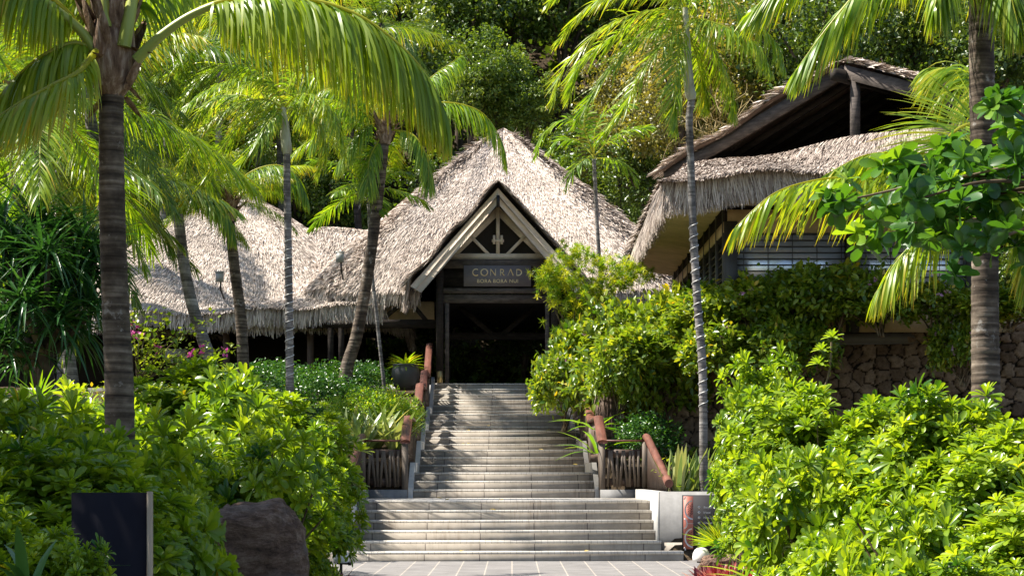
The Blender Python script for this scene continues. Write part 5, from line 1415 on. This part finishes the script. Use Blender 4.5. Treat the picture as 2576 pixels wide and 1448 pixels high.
for (x, y, k) in cen[::2]:
    tube(m_, smooth_path([W(1450 + r.uniform(-25, 25), 1000, 44), W(1450 + (x - 1450) * .35, 850, 44), W(x, y, 44 + k)], 10), np.linspace(.025, .01, 10), 5)
m_.build('trunk', M['stem'], ft)

# shaggy pale trunk behind the right railing
o = thing('shaggy_trunk', 'stout tree trunk with pale shaggy bark behind the right railing', 'tree trunk', [W(1530, 1000, 38.5)[0], 38.5, 1.6])
m_ = MB(); q = W(1532, 1150, 38.5); q2 = W(1528, 900, 38.5)
tube(m_, smooth_path([q, (q + q2) / 2, q2], 40), .24 + rng.normal(0, .012, 40), 20); m_.build('bark', M['rough_bark'], o)
tv, tf = leaf_template([0, .5, 1], [.05, .045, .01], .2, .0); n_ = 500; az = rng.uniform(0, 6.28, n_); zz = rng.uniform(0, 1, n_)[:, None]
m_ = MB(); scatter(m_, tv, tf, frames(np.stack([np.cos(az) * .22, np.sin(az) * .22, -np.ones(n_)], 1)), q * (1 - zz) + q2 * zz + np.stack([np.cos(az) * .235, np.sin(az) * .235, 0 * az], 1), rng.uniform(.15, .4, n_), .5); m_.build('bark_strips', M['rough_bark'], o)

# strap leaved plants
def strap_clump(name, label, p, n, L, mat, el=(35, 88), w=1.0, seed=1, tmpl=STRAP, vm=.55, vs=.2, bend=1.0, rad=.12, cat='plant'):
    r = np.random.default_rng(seed); o = thing(name, label, cat, p)
    az = r.uniform(0, 6.28, n); e = np.radians(r.uniform(el[0], el[1], n))
    d_ = np.stack([np.cos(az) * np.cos(e), np.sin(az) * np.cos(e), np.sin(e)], 1)
    pos = np.array(p) + np.stack([np.cos(az) * r.uniform(0, rad, n), np.sin(az) * r.uniform(0, rad, n), 0 * az], 1)
    m_ = MB(); scatter(m_, tmpl[0] * [w, 1, bend], tmpl[1], frames(d_, np.tile([0, 0, 1.0], (n, 1)) + r.normal(0, .1, (n, 3))), pos, L * r.uniform(.6, 1.15, n), np.clip(r.normal(vm, vs, n), 0, 1))
    m_.build('leaves', M[mat], o); return o
for k, (x, d, s) in enumerate([(905, 36.6, 'leftmost'), (945, 37.2, 'middle'), (990, 36.8, 'behind the rail post'), (880, 37.4, 'behind the gate post')]):
    p = W(x, 1190, d); p[2] = ground_z(p[0], d)
    strap_clump('striped_flax', 'striped pale green flax clump behind the left balustrade, ' + s, p, 26, .95, 'flax', (45, 88), 1.5, k + 3, bend=.5)
for k, (x, d, s) in enumerate([(1700, 31.6, 'left'), (1725, 31.9, 'middle'), (1750, 32.2, 'right')]):
    p = W(x, 1232, d); p[2] = 1.08
    strap_clump('snake_plant', 'upright yellow edged snake plant on the right wing wall, ' + s + ' clump', p, 22, .8, 'flax', (68, 90), 1.5, k + 13, bend=.15, rad=.2)
for x, y, d, s in ((1465, 1080, 37.5, 'upper'), (1470, 1140, 36.0, 'lower')):
    p = W(x, y, d); p[0] += .25; strap_clump('lily_tuft', 'green strap leaf tuft poking through the right railing, %s one' % s, p, 12, .8, 'yellow', (15, 60), 1.0, int(y), vm=.35)
p = W(1945, 1420, 22.5); p[2] = .0
strap_clump('spider_lily', 'arching yellow striped strap leaves at the bottom right of the paving', p, 34, .72, 'yellow', (25, 75), 1.2, 23, vm=.5)
p = W(1830, 1420, 24.5); p[2] = .02
strap_clump('red_bromeliad', 'dense red and pink bromeliad clump beside the white dome lamp', p, 330, .23, 'red', (15, 88), 2.0, 31, tmpl=BLADE, vm=.5, vs=.28, bend=.5, rad=.44)
strap_clump('red_bromeliad', 'small bronze bromeliad at the bottom left by the boulder and lamp', W(835, 1430, 24) * [1, 1, 0], 60, .3, 'red', (10, 80), 1.6, 37, tmpl=BLADE, vm=.7, bend=.5, rad=.2)
p = W(1822, 1372, 25.5)
o = strap_clump('asparagus_fern', 'feathery yellow green fern in front of the direction board', p, 300, .42, 'yellow', (5, 88), .28, 41, tmpl=BLADE, vm=.62, vs=.15, bend=1.4, rad=.16)
strap_clump('yucca_tuft', 'bright yellow green spiky tuft at the left edge below the pandanus', W(95, 995, 21), 24, .42, 'yellow', (10, 80), .7, 43, tmpl=BLADE, vm=.45)
strap_clump('shade_lily', 'broad dark blades at the bottom left corner in front of the slate board', W(70, 1500, 8.6), 12, .42, 'pandan', (20, 80), 1.6, 47, vm=.7)

# rocks
def rock(name, label, c, r3, seed, zs=1.0):
    rr = np.random.default_rng(seed)
    import bmesh
    bm = bmesh.new(); bmesh.ops.create_icosphere(bm, subdivisions=5, radius=1)
    from mathutils import noise as mn
    for v in bm.verts:
        p = v.co.copy(); q = Vector([math.copysign(abs(k) ** .55, k) for k in p])
        n1 = mn.fractal(p * 1.1 + Vector((seed, 0, 0)), 1.0, 2.1, 5); n2 = mn.fractal(p * 4 + Vector((0, seed, 0)), .8, 2.2, 5)
        q *= (1 + .16 * n1 + .05 * n2)
        v.co = Vector((q.x * r3[0], q.y * r3[1], q.z * r3[2]))
    me = bpy.data.meshes.new(name); bm.to_mesh(me); bm.free(); me.materials.append(M['boulder'])
    o = bpy.data.objects.new(name, me); COL.objects.link(o); o.location = tuple(c)
    return tag(o, label, 'rock')
q = W(648, 1400, 15.2); rock('boulder', 'large reddish brown boulder among the shaded leaves left of the steps', (q[0], 15.2, .42), (.43, .33, .80), 3)
q = W(520, 1400, 15.8); rock('boulder', 'lower brown boulder half hidden left of the large one', (q[0], 15.9, .15), (.30, .3, .5), 9)
q = W(1870, 1400, 25.2); rock('boulder', 'low flat grey brown rock behind the red bromeliads', (q[0], 25.3, .1), (.62, .3, .26), 5)

# pandanus, left
pn = thing('pandanus', 'dark green pandanus with long strap leaves and forked pale trunk at the left edge', 'tree', [W(110, 1000, 24)[0], 24, 0])
m_ = MB(); q0 = W(112, 1100, 24); ends = []
heads = [(75, 690, .3), (165, 735, .3), (30, 790, .3), (105, 810, .4), (190, 830, .3), (240, 640, .4), (5, 590, .2), (140, 590, .6), (40, 620, 0), (120, 640, -.5), (190, 680, .2), (60, 760, -.6), (150, 800, -.4), (20, 700, .4), (225, 770, 0), (90, 560, .5), (10, 860, -.3), (205, 600, .6), (130, 720, .5), (60, 900, .2), (235, 690, .5)]
tube(m_, smooth_path([q0 * [1, 1, 0], W(115, 960, 24), W(112, 850, 24)], 10), .11, 10)
for (x, y, k) in heads:
    tube(m_, smooth_path([W(113, 900 if y > 700 else 860, 24), W((x + 113) / 2, (y + 880) / 2 + 20, 24 + k / 2), W(x, y + 25, 24 + k)], 8), np.linspace(.06, .035, 8), 7)
m_.build('trunk', M['bark'], pn); m_ = MB()
r = np.random.default_rng(21)
PT = leaf_template([0, .25, .5, .75, 1], [.030, .036, .03, .02, .002], .6, .55)
for (x, y, k) in heads:
    n_ = 60; az = np.arange(n_) * 2.4; e = np.radians(np.linspace(-25, 80, n_) + r.normal(0, 8, n_))
    d_ = np.stack([np.cos(az) * np.cos(e), np.sin(az) * np.cos(e), np.sin(e)], 1)
    scatter(m_, PT[0] * [1, 1, 1.2], PT[1], frames(d_), np.tile(W(x, y, 24 + k), (n_, 1)) + r.normal(0, .06, (n_, 3)), r.uniform(.4, .85, n_), np.clip(r.normal(.45, .2, n_), 0, 1))
m_.build('leaves', M['pandan'], pn)

# bougainvillea sprays
bg_ = thing('bougainvillea', 'straggly bougainvillea sprays with magenta flowers between the big trunk and the hall', 'shrub', [W(360, 950, 26)[0], 26, 0])
m_ = MB(); lf_ = MB(); fl_ = MB(); r = np.random.default_rng(8)
for (x1, y1) in [(540, 800), (470, 830), (430, 790), (380, 790), (520, 870), (400, 860), (350, 830), (560, 900), (330, 780), (450, 900), (600, 870)]:
    pa = smooth_path([W(345, 960, 26), W(345 + (x1 - 345) * .5, 960 + (y1 - 960) * .65, 26 + r.uniform(-.5, .5)), W(x1, y1, 26 + r.uniform(-.6, .6))], 24)
    tube(m_, pa, np.linspace(.012, .004, 24), 5)
    q = np.repeat(pa[6:], 3, 0) + r.normal(0, .05, (54, 3)); scatter(lf_, OVATE[0] * [1.5, 1, 1], OVATE[1], frames(r.normal(0, 1, q.shape) + [0, 0, .3]), q, r.uniform(.05, .09, 54), r.uniform(.3, .8, 54))
    q = pa[r.integers(10, 24, 7)] + r.normal(0, .04, (7, 3)); 
    for qq in q[: r.integers(0, 3)]:
        c = bpy.data.objects.new('flower', flower_mesh('magenta')); COL.objects.link(c); c.parent = bg_; c.location = tuple(qq - parent_world(bg_)); c.rotation_euler = tuple(r.uniform(0, 6, 3))
m_.build('branches', M['stem'], bg_); lf_.build('leaves', M['shrub'], bg_)

# broad round leaved tree reaching in from the right
bt = thing('sea_grape_tree', 'near tree branch with big round green leaves reaching in from the right edge', 'tree', (3.9, 10, 0))
m_ = MB(); lf_ = MB(); r = np.random.default_rng(31)
tube(m_, smooth_path([(3.9, 10, 0), (3.75, 10, 1.6), W(2760, 640, 10), W(2740, 300, 10)], 20), np.linspace(.09, .05, 20), 8)
ends = [(2120, 505, -.3), (2230, 520, .1), (2300, 560, -.2), (2260, 400, .2), (2340, 460, .2), (2400, 540, -.3), (2420, 620, -.4), (2480, 560, 0), (2520, 480, -.3), (2450, 420, .3), (2540, 380, 0), (2560, 300, .2), (2600, 450, .3), (2560, 620, -.3), (2210, 600, .2), (2380, 390, .5), (2310, 500, -.5), (2520, 250, -.3), (2470, 500, .4), (2400, 450, -.4), (2170, 520, .4), (2560, 540, .2), (2300, 420, .4)]
RT = rosette(ROUND, 12, -20, 65, 12, 17, (.7, 1.0))
tuftP = []
for (x, y, k) in ends:
    e = W(x, y, 10 + k); pa = smooth_path([W(2740, 480, 10), W((x + 2740) / 2 + r.uniform(-50, 50), (y + 480) / 2 + r.uniform(-60, 60), 10 + k), e], 12)
    tube(m_, pa, np.linspace(.014, .005, 12), 6)
    tuftP.append(e); tuftP.append(pa[8] + r.normal(0, .06, 3))
    for _ in range(2): tuftP.append(e + r.normal(0, .11, 3)); tuftP.append(pa[int(r.integers(5, 11))] + r.normal(0, .09, 3))
    if x > 2350: tuftP.append(pa[5] + r.normal(0, .08, 3))
P = np.array(tuftP); d_ = r.normal(0, .5, P.shape) + [-.2, -.3, .8]; d_ /= np.linalg.norm(d_, axis=1)[:, None]
a = np.cross(d_, r.normal(0, 1, d_.shape)); a /= np.linalg.norm(a, axis=1)[:, None]
scatter(lf_, RT[0], RT[1], np.stack([a, np.cross(d_, a), d_], 2), P, .136 * r.uniform(.8, 1.15, len(P)), np.clip(r.normal(.48, .22, len(P)), 0, 1), RT[2])
m_.build('branches', M['stem'], bt); lf_.build('crown', M['round'], bt)

# ================================================================== THE WOODED HILL
TREES = {}
def tree_mesh(seed, mat, R0=1.0, n=9000, leaf=.055, nb=13, tall=1.15):
    r = np.random.default_rng(seed)
    cs = []
    for k in range(nb):
        v = r.normal(0, 1, 3); v /= np.linalg.norm(v); q = r.uniform(.2, .68)
        cs.append((v * q * [1, 1, tall], r.uniform(.26, .46)))
    per = n // nb; P = []; N_ = []
    for c, s in cs:
        q = 34; v = r.normal(0, 1, (q, 3)); v /= np.linalg.norm(v, axis=1)[:, None]
        b_ = np.repeat(v * s * r.uniform(.6, 1.25, (q, 1)), per // q + 1, 0)[:per]; v = np.repeat(v, per // q + 1, 0)[:per]
        P.append(c + b_ + r.normal(0, .055, (per, 3)) * [1, 1, .6]); N_.append(v)
    P = np.vstack(P); N_ = np.vstack(N_)
    cl = r.normal(0, .02, P.shape)
    m_ = MB(); d_ = N_ * .5 + r.normal(0, .6, P.shape); up_ = N_ * .5 + r.normal(0, .4, P.shape) + [0, 0, .6]
    scatter(m_, OVATE_S[0] * [1.15, 1, 1], OVATE_S[1], frames(d_, up_), P + cl, leaf * r.uniform(.6, 1.3, len(P)), np.clip(np.repeat(r.normal(.5, .1, nb), per) + r.normal(0, .18, len(P)), 0, 1))
    c = m_.build('crown', M[mat]); m_ = MB()
    tube(m_, smooth_path([(0, 0, -1.9), (.04, 0, -1.0), (0, .03, 0)], 8), np.linspace(.06, .03, 8), 7)
    for cc, s in cs[:9]: tube(m_, smooth_path([(0, 0, -1.0 + r.uniform(0, .6)), cc * .5 + [0, 0, -.25], cc], 6), np.linspace(.03, .008, 6), 5)
    t_ = m_.build('trunk', M['bark'])
    a, b = c.data, t_.data; bpy.data.objects.remove(c); bpy.data.objects.remove(t_); return a, b
for k, mt in enumerate(['forest1', 'forest2', 'forest1', 'forest3', 'forest2']): TREES[k] = tree_mesh(200 + k, mt)
KIND = ['dense dark green broadleaf tree', 'mid green leafy tree', 'dark rounded tree with open crown', 'olive brown dry looking tree', 'loose fresh green tree']
def tree(k, p, s, label, group, sz=1.0):
    a, b = TREES[k]; o = thing('forest_tree', label, 'tree', p, group, rng.uniform(0, 6.28)); 
    for nm, me in (('crown', a), ('trunk', b)):
        c = bpy.data.objects.new(nm, me); COL.objects.link(c); c.parent = o; c.location = (0, 0, 1.8 * s * sz); c.scale = (s, s, s * sz)
    return o
GH = 'trees covering the hillside behind the roofs'
r = np.random.default_rng(77)
rows = [(62, 2.2), (65.5, 2.6), (69, 2.9), (73, 3.0), (77.5, 3.2), (82, 3.4), (87, 3.5), (92.5, 3.6), (99, 3.8)]
for ri, (d, s0) in enumerate(rows):
    half = d * .285 + 3
    x = -half + r.uniform(0, 2)
    while x < half:
        s = s0 * r.uniform(.75, 1.15); y = d + r.uniform(-1.6, 1.6)
        k = int(r.choice([0, 1, 2, 4, 0, 3])) if x > 4 else int(r.choice([0, 1, 2, 4, 1, 2]))
        tree(k, (x, y, ground_z(x, y) - .5), s, KIND[k] + ' on the wooded hillside', GH)
        x += s * 1.25
# nearer trees flanking
for (x, y, d, s, k, lb) in [(1250, 190, 61, 2.0, 1, 'pale leafy tree directly above the entrance roof peak'), (1180, 250, 60.5, 1.7, 4, 'low bright tree left of the entrance roof peak'), (1330, 260, 60.5, 1.6, 1, 'low bright tree right of the entrance roof peak'), (830, 470, 62, 2.2, 1, 'dark tree above the link roof'),
                      (1640, 420, 58, 2.0, 2, 'dark tree between the entrance roof and the raised pavilion'), (1720, 260, 56, 2.2, 3, 'olive dry tree behind the right corded palm'), (1560, 300, 60, 2.2, 3, 'olive tree right of the slender palm'), (2050, 110, 55, 2.8, 0, 'dark tree above the raised pavilion gable'), (2250, 80, 56, 2.8, 2, 'dark tree at the upper right'), (2480, 150, 55, 3.0, 0, 'dark tree at the right edge'), (1850, 200, 57, 2.4, 3, 'brownish tree left of the raised gable')]:
    c = W(x, y, d); g_ = ground_z(c[0], d)
    o = tree(k, (c[0], d, c[2] - 1.8 * s), s, lb, GH)
# shade trees standing just outside the left edge, over the dark foreground corner
for p, s, k in (((-5.6, 9.3, 1.9), 2.4, 0), ((-6.3, 13.0, 2.2), 2.5, 2), ((-7.0, 16.3, 2.8), 2.1, 0), ((-5.0, 6.9, 1.7), 2.1, 2), ((-6.2, 11.2, 3.2), 2.2, 0), ((-7.0, 14.6, 3.4), 2.3, 2)):
    tree(k, p, s, 'leafy shade tree beyond the left edge over the dark shrubs', 'shade trees beyond the left edge')
# golden dry twigs tangle
tw = thing('dry_twig_bush', 'tangle of bare golden twigs left of the raised pavilion roof', 'shrub', W(1800, 420, 50)); m_ = MB()
for k in range(130):
    p = W(1800 + r.normal(0, 40), 330 + r.normal(0, 45), 50 + r.normal(0, .4)); q = p + r.normal(0, .45, 3); tube(m_, smooth_path([p, (p + q) / 2 + r.normal(0, .1, 3), q], 5), .010, 3, cap=False)
m_.build('twigs', M['bronze_twig'], tw)
# low growth over the hill
N_ = 46000
gx = rng.uniform(-34, 34, N_); gy = rng.uniform(60.5, 104, N_); gzv = np.array([ground_z(a, b) for a, b in zip(gx, gy)])
m_ = MB(); scatter(m_, OVATE_S[0] * [1.3, 1, 1], OVATE_S[1], frames(rng.normal(0, 1, (N_, 3)) + [0, -.3, .6]), np.stack([gx, gy, gzv + rng.uniform(0, .9, N_)], 1), rng.uniform(.2, .5, N_), np.clip(rng.normal(.45, .2, N_), 0, 1))
tag(m_.build('hill_undergrowth', M['forest1']), 'low leafy undergrowth covering the slope beneath the trees', 'undergrowth', kind='stuff')
# ground litter in the garden
N_ = 26000
gx = rng.uniform(-12, 9, N_); gy = rng.uniform(9, 51, N_); kp = ~((np.abs(gx + .08) < 2.7 + .9 * (gy < 31)) ); gx, gy = gx[kp], gy[kp]
kp = ~((gy < 31.2) & (np.abs(gx) < 3.9)); gx, gy = gx[kp], gy[kp]; N_ = len(gx); gzv = np.array([ground_z(a, b) for a, b in zip(gx, gy)])
m_ = MB(); scatter(m_, OVATE_S[0] * [1.2, 1, 1], OVATE_S[1], frames(rng.normal(0, 1, (N_, 3)) + [0, 0, .6]), np.stack([gx, gy, gzv + rng.uniform(0, .22, N_)], 1), rng.uniform(.05, .16, N_), np.clip(rng.normal(.5, .25, N_), 0, 1))
tag(m_.build('ground_cover', M['shrub']), 'low leafy ground cover over the garden soil', 'ground cover', kind='stuff')
for o in bpy.data.objects:
    l = o.get('label')
    if l and len(l.split()) > 16: print('LONG', len(l.split()), l)

for k in range(14):
    fy = F_UP[int(r.integers(0, 14))] + .15 if k < 8 else F_LOW[int(r.integers(0, 5))] + .15
    if k >= 11: fy = 33.4 + r.uniform(-1.5, 1.5)
    p = U(r.uniform(-1.6, 1.6), fy, stair_z(fy) + .012)
    m_ = MB(); scatter(m_, OVATE[0] * [1.2, 1, 1.5], OVATE[1], frames(np.array([[r.normal(), r.normal(), .05]])), np.array([p]), .13, .9)
    tag(m_.build('fallen_leaf', M['bronze_twig'], smooth=True), 'dry fallen leaf lying on the stone steps', 'leaf', 'dry leaves fallen on the steps')
